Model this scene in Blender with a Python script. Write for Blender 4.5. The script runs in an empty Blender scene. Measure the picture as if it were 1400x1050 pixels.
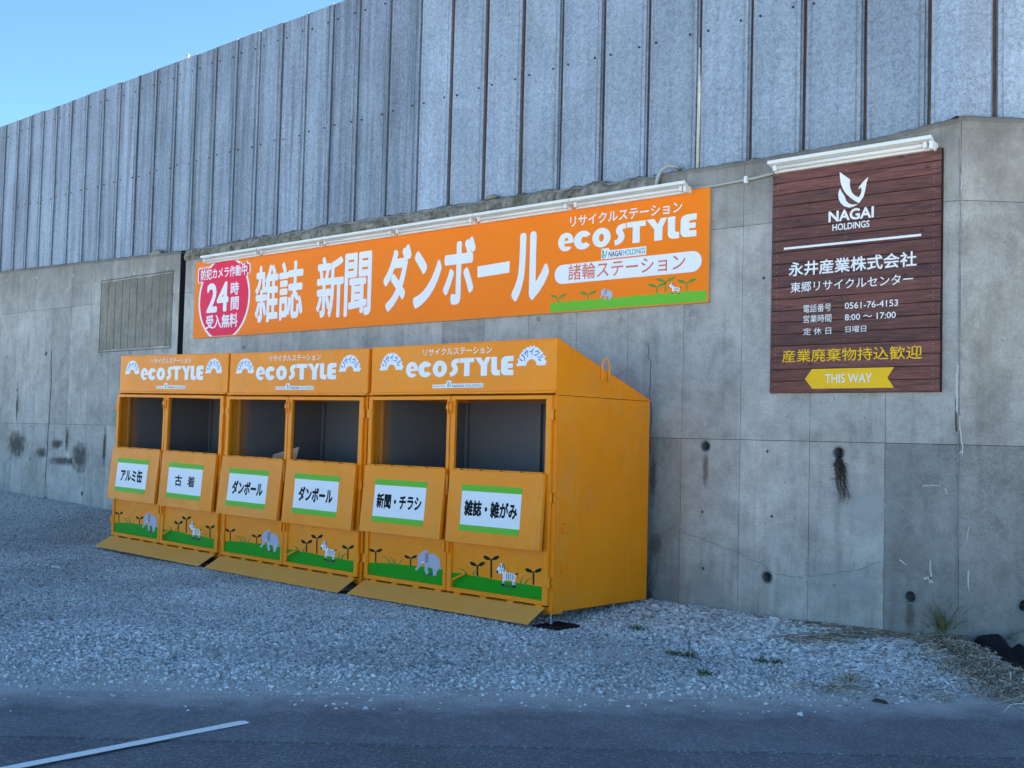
import bpy, bmesh, math, random
from mathutils import Vector, Matrix, noise

random.seed(7)
SC = bpy.context.scene
COL = SC.collection
rad = math.radians

# ------------------------------------------------------------------ camera
F = 1568.12                                   # focal length in pixels of the 1400 px wide photograph
YAW, PITCH, ROLL = 0.7369, 0.0466, 0.0253
CAM = Vector((0.0, -8.398, 1.5))
FW = Vector((-math.sin(YAW)*math.cos(PITCH), math.cos(YAW)*math.cos(PITCH), math.sin(PITCH)))
R0 = Vector((math.cos(YAW), math.sin(YAW), 0)); U0 = R0.cross(FW)
RT = math.cos(ROLL)*R0 + math.sin(ROLL)*U0
UP = -math.sin(ROLL)*R0 + math.cos(ROLL)*U0
cd = bpy.data.cameras.new('camera'); cam = bpy.data.objects.new('camera', cd); COL.objects.link(cam)
cam.matrix_world = Matrix(((RT.x, UP.x, -FW.x, CAM.x), (RT.y, UP.y, -FW.y, CAM.y), (RT.z, UP.z, -FW.z, CAM.z), (0, 0, 0, 1)))
cd.sensor_fit = 'HORIZONTAL'; cd.sensor_width = 36; cd.lens = 36*F/1400
cd.clip_start = 0.1; cd.clip_end = 2000
SC.camera = cam

# ------------------------------------------------------------------ light
SUN_AZ, SUN_EL = rad(15), rad(37)             # azimuth clockwise from +Y, behind the wall
wd = bpy.data.worlds.new('World'); SC.world = wd; wd.use_nodes = True
wn = wd.node_tree; bg = wn.nodes['Background']
sky = wn.nodes.new('ShaderNodeTexSky'); sky.sky_type = 'NISHITA'; sky.sun_disc = False
sky.sun_elevation = SUN_EL; sky.sun_rotation = SUN_AZ
sky.air_density = 0.5; sky.dust_density = 0.0; sky.ozone_density = 2.0; sky.altitude = 50
tint = wn.nodes.new('ShaderNodeMix'); tint.data_type = 'RGBA'; tint.blend_type = 'MULTIPLY'; tint.inputs[0].default_value = 1
tint.inputs[7].default_value = (0.74, 0.93, 0.92, 1)          # the camera's white balance, the same over the whole sky
wn.links.new(sky.outputs[0], tint.inputs[6]); wn.links.new(tint.outputs[2], bg.inputs[0]); bg.inputs[1].default_value = 0.06
sl = bpy.data.lights.new('sun', 'SUN'); sl.energy = 5.0; sl.angle = rad(0.5); sl.color = (1, .965, .90)
so = bpy.data.objects.new('sun', sl); COL.objects.link(so)
sd = Vector((math.sin(SUN_AZ)*math.cos(SUN_EL), math.cos(SUN_AZ)*math.cos(SUN_EL), math.sin(SUN_EL)))
so.rotation_euler = sd.to_track_quat('Z', 'Y').to_euler(); so.location = (6, 20, 20)
vs = SC.view_settings; vs.view_transform = 'Standard'; vs.look = 'None'; vs.exposure = 2.84; vs.gamma = 1
vs.use_curve_mapping = False

# ------------------------------------------------------------------ measuring: a pixel of the photograph on a real plane
def ray(x, y): return FW + (x-700)/F*RT - (y-525)/F*UP
def at(x, y, Y=0.0):                           # point on the vertical plane y = Y
    d = ray(x, y); return CAM + d*((Y-CAM.y)/d.y)
S2 = 2**-.5
CX = -3.207                                    # the wall turns here and follows the road
def atC(x, y):                                 # (distance along the turned wall, height)
    d = ray(x, y); t = (-CX+CAM.y*-1 - 0)/(d.x*-1+d.y) if False else ((CAM.x-CX) - CAM.y)/(d.y-d.x)
    q = CAM + d*t; return (q.x-CX)/S2, q.z

# ------------------------------------------------------------------ mesh helpers
def link(name, me, mat=None, parent=None, loc=None, kind=None, label=None):
    o = bpy.data.objects.new(name, me); COL.objects.link(o)
    if mat: me.materials.append(mat)
    if parent: o.parent = parent
    if loc is not None: o.location = loc
    if kind: o['kind'] = kind
    if label: o['label'] = label
    return o
def thing(name, label, cat, loc=(0, 0, 0), rot=(0, 0, 0), group=None):
    o = bpy.data.objects.new(name, None); COL.objects.link(o); o.empty_display_size = .2
    o.location = loc; o.rotation_euler = rot; tag(o, label, cat, group); return o
def tag(o, label, cat, group=None):
    o['label'] = label; o['category'] = cat
    if group: o['group'] = group
    return o

class MB:
    def __init__(s): s.v = []; s.f = []
    def add(s, vs, fs):
        n = len(s.v); s.v += [tuple(q) for q in vs]; s.f += [tuple(i+n for i in f) for f in fs]; return s
    def box(s, x0, x1, y0, y1, z0, z1):
        return s.add([(x0,y0,z0),(x1,y0,z0),(x1,y1,z0),(x0,y1,z0),(x0,y0,z1),(x1,y0,z1),(x1,y1,z1),(x0,y1,z1)],
                     [(0,3,2,1),(4,5,6,7),(0,1,5,4),(1,2,6,5),(2,3,7,6),(3,0,4,7)])
    def prism_x(s, prof, x0, x1):              # profile in (y,z), counter-clockwise seen from +x
        n = len(prof)
        return s.add([(x0,y,z) for y,z in prof]+[(x1,y,z) for y,z in prof],
                     [tuple(range(n))[::-1], tuple(range(n, 2*n))]+[(i,(i+1)%n,(i+1)%n+n,i+n) for i in range(n)])
    def prism_y(s, prof, y0, y1):              # profile in (x,z), counter-clockwise seen from the front (-y)
        n = len(prof)
        return s.add([(x,y0,z) for x,z in prof]+[(x,y1,z) for x,z in prof],
                     [tuple(range(n)), tuple(range(n, 2*n))[::-1]]+[((i+1)%n,i,i+n,(i+1)%n+n) for i in range(n)])
    def cyl(s, a, b, r0, r1=None, n=12, caps=True):
        a, b = Vector(a), Vector(b); r1 = r0 if r1 is None else r1
        d = (b-a).normalized(); u = d.orthogonal().normalized(); w = d.cross(u)
        vs = []
        for c, r in ((a, r0), (b, r1)):
            for i in range(n):
                t = 2*math.pi*i/n; vs.append(c+(u*math.cos(t)+w*math.sin(t))*r)
        fs = [(i, (i+1) % n, (i+1) % n+n, i+n) for i in range(n)]
        if caps: fs += [tuple(range(n))[::-1], tuple(range(n, 2*n))]
        return s.add(vs, fs)
    def tube(s, pts, r, n=6, taper=1.0):
        pts = [Vector(q) for q in pts]; m = len(pts); vs = []
        u = None
        for k, q in enumerate(pts):
            d = (pts[min(k+1, m-1)]-pts[max(k-1, 0)]).normalized()
            u = (u - d*u.dot(d)).normalized() if u is not None and (u-d*u.dot(d)).length > 1e-4 else d.orthogonal().normalized()
            w = d.cross(u); rr = r*(1+(taper-1)*k/(m-1))
            vs += [q+(u*math.cos(2*math.pi*i/n)+w*math.sin(2*math.pi*i/n))*rr for i in range(n)]
        fs = [(k*n+i, k*n+(i+1) % n, (k+1)*n+(i+1) % n, (k+1)*n+i) for k in range(m-1) for i in range(n)]
        fs += [tuple(range(n))[::-1], tuple(range((m-1)*n, m*n))]
        return s.add(vs, fs)
    def build(s, name, mat, parent=None, bev=0, smooth=False, loc=None, kind=None, label=None, org=(0, 0, 0)):
        ox, oy, oz = org
        me = bpy.data.meshes.new(name); me.from_pydata([(x-ox, y-oy, z-oz) for x, y, z in s.v], [], s.f); me.update()
        if smooth: me.shade_smooth()
        o = link(name, me, mat, parent, loc if loc is not None else (org if any(org) else None), kind, label)
        if bev:
            b = o.modifiers.new('edge', 'BEVEL'); b.width = bev; b.segments = 1; b.limit_method = 'ANGLE'
        return o

def flat(name, polys, y, mat, parent, label=None):
    """flat print: polygons [(x,z)...] on the plane y, facing -y"""
    m = MB()
    for k, P in enumerate(polys):
        a = sum(P[i][0]*P[(i+1) % len(P)][1]-P[(i+1) % len(P)][0]*P[i][1] for i in range(len(P)))
        P = P if a > 0 else P[::-1]
        m.add([(q[0], y, q[1]) for q in P], [tuple(range(len(P)))])
    return m.build(name, mat, parent, label=label)
def ribbon(pts, w, w2=None):
    L, Rr = [], []; n = len(pts); w2 = w if w2 is None else w2
    for i in range(n):
        a = pts[max(i-1, 0)]; b = pts[min(i+1, n-1)]
        dx, dy = b[0]-a[0], b[1]-a[1]; l = math.hypot(dx, dy) or 1
        h = (w+(w2-w)*i/(n-1))/2
        L.append((pts[i][0]-dy/l*h, pts[i][1]+dx/l*h)); Rr.append((pts[i][0]+dy/l*h, pts[i][1]-dx/l*h))
    return L+Rr[::-1]
def ell(cx, cz, rx, rz, a0=0, a1=360, n=28):
    full = abs(a1-a0) >= 360
    return [(cx+rx*math.cos(rad(a0+(a1-a0)*i/(n if full else n-1))), cz+rz*math.sin(rad(a0+(a1-a0)*i/(n if full else n-1)))) for i in range(n)]

def text(body, x0, x1, z0, z1, y, mat, parent, bold=0.0, name='lettering', shear=0.0, slope=0.0, label=None, font=None):
    """lettering fitted into the rectangle x0..x1, z0..z1 of the plane y (facing -y)"""
    c = bpy.data.curves.new('t', 'FONT'); c.body = body; c.size = 1; c.resolution_u = 3; c.shear = shear
    o = bpy.data.objects.new('t', c); COL.objects.link(o)
    dg = bpy.context.evaluated_depsgraph_get(); dg.update()
    me = bpy.data.meshes.new_from_object(o.evaluated_get(dg)); bpy.data.objects.remove(o); bpy.data.curves.remove(c)
    me.materials.clear()
    co = [(v.co.x, v.co.y) for v in me.vertices]; fc = [tuple(p_.vertices) for p_ in me.polygons]; bpy.data.meshes.remove(me)
    sh = [(0.0, 0.0)]
    if bold: sh += [(bold*math.cos(k*math.pi/4), bold*math.sin(k*math.pi/4)) for k in range(8)]     # heavier stroke: print grown outwards in hair-thin steps
    if bold > .05: sh += [(bold/2*math.cos(k*math.pi/4), bold/2*math.sin(k*math.pi/4)) for k in range(8)]
    xs = [q[0] for q in co]; ys = [q[1] for q in co]
    a, b, d, e = min(xs)-bold, max(xs)+bold, min(ys)-bold, max(ys)+bold
    m = MB()
    for k, (dx, dy) in enumerate(sh):
        m.add([(x0+(u+dx-a)/(b-a)*(x1-x0), y-.00004*k, z0+(w+dy-d)/(e-d)*(z1-z0)+slope*((u+dx-a)/(b-a)*(x1-x0))) for u, w in co], fc)
    me = bpy.data.meshes.new(name); me.from_pydata(m.v, [], m.f)
    me.update(); me.name = name
    return link(name, me, mat, parent, label=label)

# ------------------------------------------------------------------ material helpers
class NT:
    def __init__(s, name):
        s.m = bpy.data.materials.new(name); s.m.use_nodes = True; s.t = s.m.node_tree
        s.b = s.t.nodes['Principled BSDF']
    def n(s, typ, **kw):
        nd = s.t.nodes.new(typ)
        for k, v in kw.items():
            if k == 'ins':
                for a, b in v.items():
                    if hasattr(b, 'is_output') : s.t.links.new(b, nd.inputs[a])
                    else: nd.inputs[a].default_value = b
            else: setattr(nd, k, v)
        return nd
    def l(s, a, b): s.t.links.new(a, b)
    def pos(s, scale=(1, 1, 1)):
        g = s.n('ShaderNodeNewGeometry'); mp = s.n('ShaderNodeMapping', ins={0: g.outputs['Position'], 'Scale': scale}); return mp.outputs[0]
    def noise(s, vec, sc, det=4, rough=.55, dist=0): 
        return s.n('ShaderNodeTexNoise', ins={'Vector': vec, 'Scale': sc, 'Detail': det, 'Roughness': rough, 'Distortion': dist}).outputs[0]
    def ramp(s, fac, stops):
        r = s.n('ShaderNodeValToRGB', ins={0: fac}); e = r.color_ramp.elements
        while len(e) < len(stops): e.new(.5)
        for i, (p, c) in enumerate(stops):
            e[i].position = p; e[i].color = (c if hasattr(c, '__len__') else (c, c, c)) + ((1,) if hasattr(c, '__len__') else (1,)) if hasattr(c, '__len__') else (c, c, c, 1)
        return r.outputs[0]
    def mix(s, fac, a, b, mode='MIX'):
        m = s.n('ShaderNodeMix', data_type='RGBA', blend_type=mode)
        for i, v in ((0, fac), (6, a), (7, b)):
            if hasattr(v, 'is_output'): s.l(v, m.inputs[i])
            else: m.inputs[i].default_value = v if not hasattr(v, '__len__') else tuple(v)[:3]+(1,)
        return m.outputs[2]
    def math(s, op, a, b=0.0, c=0.0, clamp=False):
        m = s.n('ShaderNodeMath', operation=op, use_clamp=clamp)
        for i, v in enumerate((a, b, c)):
            if hasattr(v, 'is_output'): s.l(v, m.inputs[i])
            else: m.inputs[i].default_value = v
        return m.outputs[0]
    def bump(s, h, dist=.01, strength=1.0, prev=None):
        b = s.n('ShaderNodeBump', ins={'Height': h, 'Distance': dist, 'Strength': strength})
        if prev is not None: s.l(prev, b.inputs['Normal'])
        return b.outputs[0]
    def fin(s, col=None, rough=.6, metal=0, norm=None, spec=.5):
        for k, v in (('Base Color', col), ('Roughness', rough), ('Metallic', metal), ('Normal', norm), ('Specular IOR Level', spec)):
            if v is None: continue
            if hasattr(v, 'is_output'): s.l(v, s.b.inputs[k])
            else: s.b.inputs[k].default_value = v if not hasattr(v, '__len__') else tuple(v)[:3]+(1,)
        return s.m

def plain(name, col, rough=.5, metal=0, var=.12, sc=6, spec=.3, bmp=0):
    t = NT(name); p = t.pos(); f = t.noise(p, sc, 5, .6)
    c = t.mix(1, col, t.ramp(f, [(.3, 1-var), (.7, 1.0)]), 'MULTIPLY')
    nm = t.bump(t.noise(p, sc*8, 3), .002, bmp) if bmp else None
    return t.fin(c, rough, metal, nm, spec)

def concrete(name, base=(.30, .30, .29), mottled=False):
    t = NT(name); p = t.pos()
    big = t.noise(p, .55, 5, .6, .4)
    med = t.noise(p, 2.6, 6, .65, .6)
    streak = t.noise(t.pos((6, 6, .45)), 1.6, 5, .6, .2)
    fine = t.noise(p, 60, 4, .7)
    c = t.mix(1, base, t.ramp(big, [(.3, .80), (.7, 1.08)]), 'MULTIPLY')
    c = t.mix(1, c, t.ramp(med, [(.34, .78), (.5, .98), (.66, 1.13)]), 'MULTIPLY')
    c = t.mix(1, c, t.ramp(streak, [(.34, .86), (.5, 1.0), (.75, 1.04)]), 'MULTIPLY')
    c = t.mix(1, c, t.ramp(fine, [(.3, .80), (.7, 1.13)]), 'MULTIPLY')
    c = t.mix(1, c, t.ramp(t.noise(p, 11, 5, .7, .3), [(.32, .86), (.5, 1.0), (.7, 1.09)]), 'MULTIPLY')
    # warm brown weathering patches
    br = t.ramp(t.noise(p, 1.3, 6, .7, 1.0), [(.52, 0.0), (.72, .42)])
    c = t.mix(br, c, (.22, .185, .13))
    if mottled:
        w = t.noise(p, 7, 2, .5)
        v = t.n('ShaderNodeVectorMath', operation='MULTIPLY_ADD', ins={0: p, 1: (1, 1, 1)})
        nz = t.n('ShaderNodeTexNoise', ins={'Vector': p, 'Scale': 5.0, 'Detail': 2.0})
        t.l(nz.outputs[1], v.inputs[2])
        vo = t.n('ShaderNodeTexVoronoi', feature='DISTANCE_TO_EDGE', ins={'Vector': v.outputs[0], 'Scale': 7.5})
        ln = t.ramp(vo.outputs[0], [(.0, .45), (.08, 0.0)])
        ln = t.math('MULTIPLY', ln, t.ramp(t.noise(p, 1.7, 2), [(.38, 0.0), (.6, 1.0)]))
        c = t.mix(ln, c, (.40, .40, .38))
    # grime along the top edge
    g = t.n('ShaderNodeNewGeometry'); sx = t.n('ShaderNodeSeparateXYZ', ins={0: g.outputs['Position']})
    hz = t.math('ADD', sx.outputs[2], t.math('MULTIPLY', t.math('SUBTRACT', streak, .5), 1.6))
    top = t.n('ShaderNodeMapRange', ins={0: hz, 1: 3.2, 2: 4.0, 3: 0.0, 4: .55}).outputs[0]
    c = t.mix(top, c, (.115, .10, .075))
    low = t.n('ShaderNodeMapRange', ins={0: hz, 1: .55, 2: -.1, 3: 0.0, 4: .35}).outputs[0]
    c = t.mix(low, c, (.19, .165, .13))
    oi = t.n('ShaderNodeObjectInfo')
    c = t.mix(1, c, oi.outputs['Color'], 'MULTIPLY')
    # bug holes
    vo2 = t.n('ShaderNodeTexVoronoi', ins={'Vector': p, 'Scale': 13.0, 'Randomness': 1.0})
    ph = t.ramp(vo2.outputs[0], [(.05, 1.0), (.075, 0.0)])
    keep = t.ramp(vo2.outputs[1], [(.62, 0.0), (.66, 1.0)])
    ph = t.math('MULTIPLY', ph, keep)
    c = t.mix(t.math('MULTIPLY', ph, .75), c, (.07, .065, .06))
    nm = t.bump(t.math('SUBTRACT', t.math('ADD', t.math('MULTIPLY', fine, .25), med), ph), .006, .6)
    return t.fin(c, .88, 0, nm, .3)

M = {}
M['concrete'] = concrete('cast_concrete', (.46, .44, .405))
M['concrete_mottled'] = concrete('mottled_concrete', (.33, .32, .30), True)
M['rough_concrete'] = None
t = NT('rough_concrete'); p = t.pos()
c = t.mix(t.ramp(t.noise(p, 11, 6, .75), [(.35, 0.0), (.65, 1.0)]), (.09, .075, .05), (.38, .35, .29))
c = t.mix(t.ramp(t.noise(p, 2.3, 4), [(.5, 0.0), (.65, .5)]), c, (.07, .075, .04))
M['rough_concrete'] = t.fin(c, .95, 0, t.bump(t.noise(p, 30, 5, .7), .03, .8), .2)
M['lime'] = plain('lime_streak', (.66, .65, .60), .9, var=.35, sc=25, spec=.2)
M['crack'] = plain('crack_line', (.075, .07, .065), .9, var=.3, sc=25, spec=.2)
M['crackl'] = plain('hairline_crack', (.30, .29, .275), .9, var=.4, sc=25, spec=.2)
M['dark'] = plain('dark_gap', (.008, .008, .009), .95, spec=.05)
M['pvc'] = plain('grey_pvc', (.20, .215, .21), .6)
M['stain'] = None

def stain_mat(name, col, dens, sc=5):
    t = NT(name); p = t.pos()
    tc = t.n('ShaderNodeTexCoord')
    vec = t.n('ShaderNodeVectorMath', operation='MULTIPLY_ADD', ins={0: tc.outputs['Generated'], 1: (2, 2, 2), 2: (-1, -1, -1)})
    sep = t.n('ShaderNodeSeparateXYZ', ins={0: vec.outputs[0]})
    r = t.math('SQRT', t.math('ADD', t.math('MULTIPLY', sep.outputs[0], sep.outputs[0]), t.math('MULTIPLY', sep.outputs[2], sep.outputs[2])))
    r = t.math('ADD', r, t.math('MULTIPLY', t.math('SUBTRACT', t.noise(p, sc, 6, .7, .3), .5), 1.5))
    a = t.n('ShaderNodeMapRange', ins={0: r, 1: .85, 2: .3, 3: 0.0, 4: dens}).outputs[0]
    t.l(a, t.b.inputs['Alpha'])
    return t.fin(col, .9, 0, None, .2)
M['stain'] = stain_mat('dark_stain', (.07, .065, .055), .62, 9)
M['stainw'] = stain_mat('pale_stain', (.52, .52, .50), .4, 4)
M['stainb'] = stain_mat('brown_stain', (.15, .12, .08), .45, 8)

def sheet(name, base, sc, rough, streaks=True):
    t = NT(name); p = t.pos()
    a = t.noise(p, sc, 3, .6, 1.2)
    c = t.mix(1, base, t.ramp(a, [(.36, .70), (.5, .95), (.64, 1.16)]), 'MULTIPLY')
    st = t.noise(t.pos((9, 9, .35)), 1.4, 6, .65)
    c = t.mix(1, c, t.ramp(st, [(.36, .62 if streaks else .9), (.58, 1.06)]), 'MULTIPLY')
    c = t.mix(1, c, t.ramp(t.noise(p, 1.1, 4), [(.35, .88), (.65, 1.08)]), 'MULTIPLY')
    oi = t.n('ShaderNodeObjectInfo')
    v = t.n('ShaderNodeMapRange', ins={0: oi.outputs['Random'], 3: .78, 4: 1.08}).outputs[0]
    c = t.mix(1, c, v, 'MULTIPLY')
    nm = t.bump(t.noise(p, 1.2, 2), .03, .5)
    nm = t.bump(a, .0015, .5, nm)
    return t.fin(c, rough, .35, nm, .5)
M['sheet'] = sheet('weathered_galvanised_sheet', (.26, .30, .355), 34, .55)
M['sheet2'] = sheet('spangled_galvanised_sheet', (.32, .365, .42), 34, .5, False)
t = NT('rusty_post'); g = t.n('ShaderNodeNewGeometry'); sx = t.n('ShaderNodeSeparateXYZ', ins={0: g.outputs['Position']})
h = t.n('ShaderNodeMapRange', ins={0: t.math('ADD', sx.outputs[2], t.math('MULTIPLY', t.noise(t.pos(), 2.2, 4), 1.6)), 1: 4.7, 2: 5.9}).outputs[0]
c = t.mix(h, (.12, .105, .08), (.11, .030, .024)); c = t.mix(t.ramp(t.noise(t.pos((8, 8, 1)), 5, 4), [(.45, 0.0), (.6, .8)]), c, (.05, .035, .03))
M['rust'] = t.fin(c, .75, 0, None, .3)
M['screw'] = plain('screw_head', (.03, .03, .035), .5)

t = NT('orange_paint'); p = t.pos()
c = t.mix(t.ramp(t.noise(p, 1.6, 4, .6), [(.3, 0.0), (.7, 1.0)]), (.90, .255, .004), (.98, .30, .006))
c = t.mix(t.ramp(t.noise(p, 38, 5, .75), [(.60, 0.0), (.76, .4)]), c, (.40, .17, .04))
c = t.mix(t.ramp(t.noise(p, 2.1, 6, .75, .8), [(.50, 0.0), (.72, .32)]), c, (.62, .30, .07))
c = t.mix(t.math('MULTIPLY', t.ramp(t.noise(t.pos((14, 14, 1.1)), 2.2, 4, .6), [(.56, 0.0), (.7, .28)]), 1.0), c, (.66, .36, .14))
nm = t.bump(t.noise(p, 2.6, 3, .55), .035, .6); nm = t.bump(t.noise(p, 180, 2), .0006, .5, nm)
M['orange'] = t.fin(c, t.ramp(t.noise(p, 4, 3), [(.3, .28), (.7, .45)]), 0, nm, .16)
t = NT('dusty_orange_paint'); p = t.pos()
c = t.mix(t.ramp(t.noise(p, 4, 6, .7, .5), [(.3, .35), (.7, .85)]), (.97, .33, .02), (.88, .41, .11))
M['orange_dusty'] = t.fin(c, .6, 0, t.bump(t.noise(p, 8, 3), .008, .5), .2)
# inside: grey primer with orange overspray near the openings (local y is the depth)
t = NT('grey_primer_with_overspray'); tc = t.n('ShaderNodeTexCoord'); sx = t.n('ShaderNodeSeparateXYZ', ins={0: tc.outputs['Object']})
f = t.n('ShaderNodeMapRange', interpolation_type='SMOOTHSTEP', ins={0: t.math('ADD', sx.outputs[1], t.math('MULTIPLY', t.noise(t.pos(), 3), .1)), 1: .12, 2: .36}).outputs[0]
c = t.mix(f, (.62, .22, .012), (.15, .15, .16))
M['primer'] = t.fin(c, .55, 0, None, .4)

M['banner'] = plain('banner_orange_print', (.98, .225, .008), .5, var=.05, sc=2, spec=.12)
M['white'] = plain('white_print', (.82, .82, .84), .42, var=.03)
M['whitesign'] = plain('white_sign_paint', (.84, .84, .82), .5, var=.08, sc=20)
M['red'] = plain('red_print', (.85, .025, .085), .5, var=.04, spec=.12)
M['lgreen'] = plain('light_green_print', (.15, .50, .03), .45, var=.05, spec=.15)
M['green'] = plain('green_print', (.010, .30, .006), .45, var=.06, spec=.12)
M['dgreen'] = plain('dark_green_print', (.008, .02, .010), .5, spec=.08)
M['mgreen'] = plain('blade_green_print', (.12, .27, .015), .4)
M['black'] = plain('black_print', (.008, .009, .012), .5, spec=.08)
M['navy'] = plain('navy_print', (.02, .05, .22), .4)
M['teal'] = plain('teal_print', (.03, .33, .22), .4)
M['blue'] = plain('blue_print', (.03, .16, .55), .4)
M['salmon'] = plain('red_brown_print', (.72, .15, .06), .42)
M['elephant'] = plain('grey_lilac_print', (.45, .44, .55), .4, var=.06)
M['elephant_dark'] = plain('grey_print_outline', (.26, .26, .34), .4)
M['yellow'] = plain('yellow_sign_paint', (.95, .55, .02), .5, var=.08, spec=.12)
M['fixture'] = plain('white_enamel', (.80, .79, .74), .35, var=.1)
M['glass_tube'] = plain('milky_tube', (.78, .76, .72), .15, var=.02)
M['conduit'] = plain('grey_conduit', (.40, .41, .38), .5)
M['steel'] = plain('zinc_steel', (.55, .56, .58), .3, .8)
M['rubber'] = plain('black_rubber', (.009, .010, .012), .6, spec=.2)
M['aluminium'] = plain('sign_edge', (.62, .30, .10), .4)
M['edge_dark'] = plain('dark_stained_edge', (.018, .010, .012), .6)
M['cardboard'] = plain('cardboard', (.36, .25, .14), .8)

def wood(k):
    t = NT('red_brown_stained_board'); tc = t.n('ShaderNodeTexCoord'); oi = t.n('ShaderNodeObjectInfo')
    off = t.n('ShaderNodeVectorMath', operation='MULTIPLY_ADD', ins={0: tc.outputs['Object'], 1: (1, 1, 1)})
    cb = t.n('ShaderNodeCombineXYZ', ins={0: t.math('MULTIPLY', oi.outputs['Random'], 37.0), 2: t.math('MULTIPLY', oi.outputs['Random'], 91.0)})
    t.l(cb.outputs[0], off.inputs[2]); v = off.outputs[0]
    mp = t.n('ShaderNodeMapping', ins={0: v, 'Scale': (1.4, 1, 22)})
    g1 = t.noise(mp.outputs[0], 2.2, 6, .65, 1.3)
    mp2 = t.n('ShaderNodeMapping', ins={0: v, 'Scale': (3, 1, 70)})
    g2 = t.noise(mp2.outputs[0], 3.0, 3, .6)
    c = t.mix(t.ramp(g1, [(.33, 0.0), (.62, 1.0)]), (.050, .017, .014), (.21, .066, .046))
    c = t.mix(1, c, t.ramp(g2, [(.3, .7), (.7, 1.15)]), 'MULTIPLY')
    vo = t.n('ShaderNodeTexVoronoi', ins={'Vector': t.n('ShaderNodeMapping', ins={0: v, 'Scale': (1, 1, 1.6)}).outputs[0], 'Scale': 5.5})
    kn = t.math('MULTIPLY', t.ramp(vo.outputs[0], [(.06, 1.0), (.14, 0.0)]), t.ramp(vo.outputs[1], [(.5, 0.0), (.55, 1.0)]))
    c = t.mix(t.math('MULTIPLY', kn, .8), c, (.014, .006, .007))
    br = t.n('ShaderNodeMapRange', ins={0: oi.outputs['Random'], 3: .68, 4: 1.25}).outputs[0]
    c = t.mix(1, c, br, 'MULTIPLY')
    return t.fin(c, .55, 0, t.bump(g1, .002, .5), .4)
M['wood'] = wood(0)

# ground materials
t = NT('gravel_dust'); p = t.pos()
c = t.mix(t.noise(p, 1.1, 5, .6), (.46, .455, .44), (.62, .61, .59))
c = t.mix(1, c, t.ramp(t.noise(p, 60, 4, .75), [(.3, .6), (.7, 1.3)]), 'MULTIPLY')
c = t.mix(t.ramp(t.noise(p, 130, 2), [(.6, 0.0), (.72, .6)]), c, (.42, .42, .41))
c = t.mix(t.ramp(t.noise(p, .7, 5, .7), [(.55, 0.0), (.75, .5)]), c, (.12, .10, .075))
M['dust'] = t.fin(c, .95, 0, t.bump(t.noise(p, 70, 4, .7), .02, .8), .2)
t = NT('crushed_stone'); oi = t.n('ShaderNodeObjectInfo')
c = t.ramp(oi.outputs['Random'], [(0.0, (.20, .195, .185)), (.3, (.48, .47, .45)), (.75, (.68, .67, .645)), (1.0, (.86, .85, .81))])
gn = t.noise(t.pos(), .55, 4, .6)
c = t.mix(1, c, t.ramp(gn, [(.38, .80), (.58, 1.05)]), 'MULTIPLY')
gg = t.n('ShaderNodeNewGeometry'); sg = t.n('ShaderNodeSeparateXYZ', ins={0: gg.outputs['Position']})
far = t.n('ShaderNodeMapRange', ins={0: t.math('ADD', sg.outputs[0], t.math('MULTIPLY', gn, 5.0)), 1: -13.0, 2: -6.0, 3: .78, 4: 1.0}).outputs[0]      # darker stone towards the far end of the yard
c = t.mix(1, c, far, 'MULTIPLY')
M['stone'] = t.fin(c, .9, 0, None, .25)

def asphalt(name, k):
    t = NT(name); p = t.pos()
    c = t.mix(t.noise(p, .8, 5, .6), tuple(v*k for v in (.042, .044, .048)), tuple(v*k for v in (.062, .063, .066)))
    vo = t.n('ShaderNodeTexVoronoi', ins={'Vector': p, 'Scale': 95.0})
    agg = t.ramp(vo.outputs[1], [(.55, 0.0), (.9, 1.0)])
    c = t.mix(t.math('MULTIPLY', agg, .7), c, tuple(min(.34, v*k) for v in (.19, .19, .185)))
    c = t.mix(t.math('MULTIPLY', t.ramp(t.noise(p, 150, 2), [(.66, 0.0), (.72, .9)]), 1.0), c, (.22, .22, .22))
    nm = t.bump(vo.outputs[0], .006, .7)
    g = t.n('ShaderNodeNewGeometry'); sx = t.n('ShaderNodeSeparateXYZ', ins={0: g.outputs['Position']})
    w_ = t.math('SUBTRACT', t.math('MULTIPLY', t.math('ADD', sx.outputs[0], 6.41), S2), t.math('MULTIPLY', t.math('ADD', sx.outputs[1], 5.50), S2))
    w_ = t.math('ADD', w_, t.math('MULTIPLY', t.math('SUBTRACT', t.noise(p, 3.5, 6, .75), .5), .9))
    du = t.n('ShaderNodeMapRange', ins={0: w_, 1: -.08, 2: .34, 3: 1.0, 4: 0.0}).outputs[0]
    du = t.math('MULTIPLY', du, t.ramp(t.noise(p, 70, 3, .7), [(.35, .55), (.6, 1.0)]))
    c = t.mix(du, c, (.46, .455, .44))
    # faint wheel wear and patches
    c = t.mix(1, c, t.ramp(t.noise(p, 1.9, 5, .7, .5), [(.35, .82), (.6, 1.08)]), 'MULTIPLY')
    return t.fin(c, .85, 0, nm, .35)
M['asphalt'] = asphalt('old_asphalt', 3.0); M['asphalt_dark'] = asphalt('newer_asphalt', 2.4)
t = NT('worn_white_paint'); p = t.pos()
f = t.ramp(t.noise(p, 42, 5, .75), [(.30, 0.0), (.38, 1.0)])
c = t.mix(f, (.2, .2, .2), (.93, .92, .88)); M['roadpaint'] = t.fin(c, .8, 0, None, .3)
M['field'] = plain('pale_bare_ground', (.46, .44, .40), .95, var=.2, sc=.6, spec=.2)  # pale tone raised to bounce more sunlight into the shade
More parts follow.
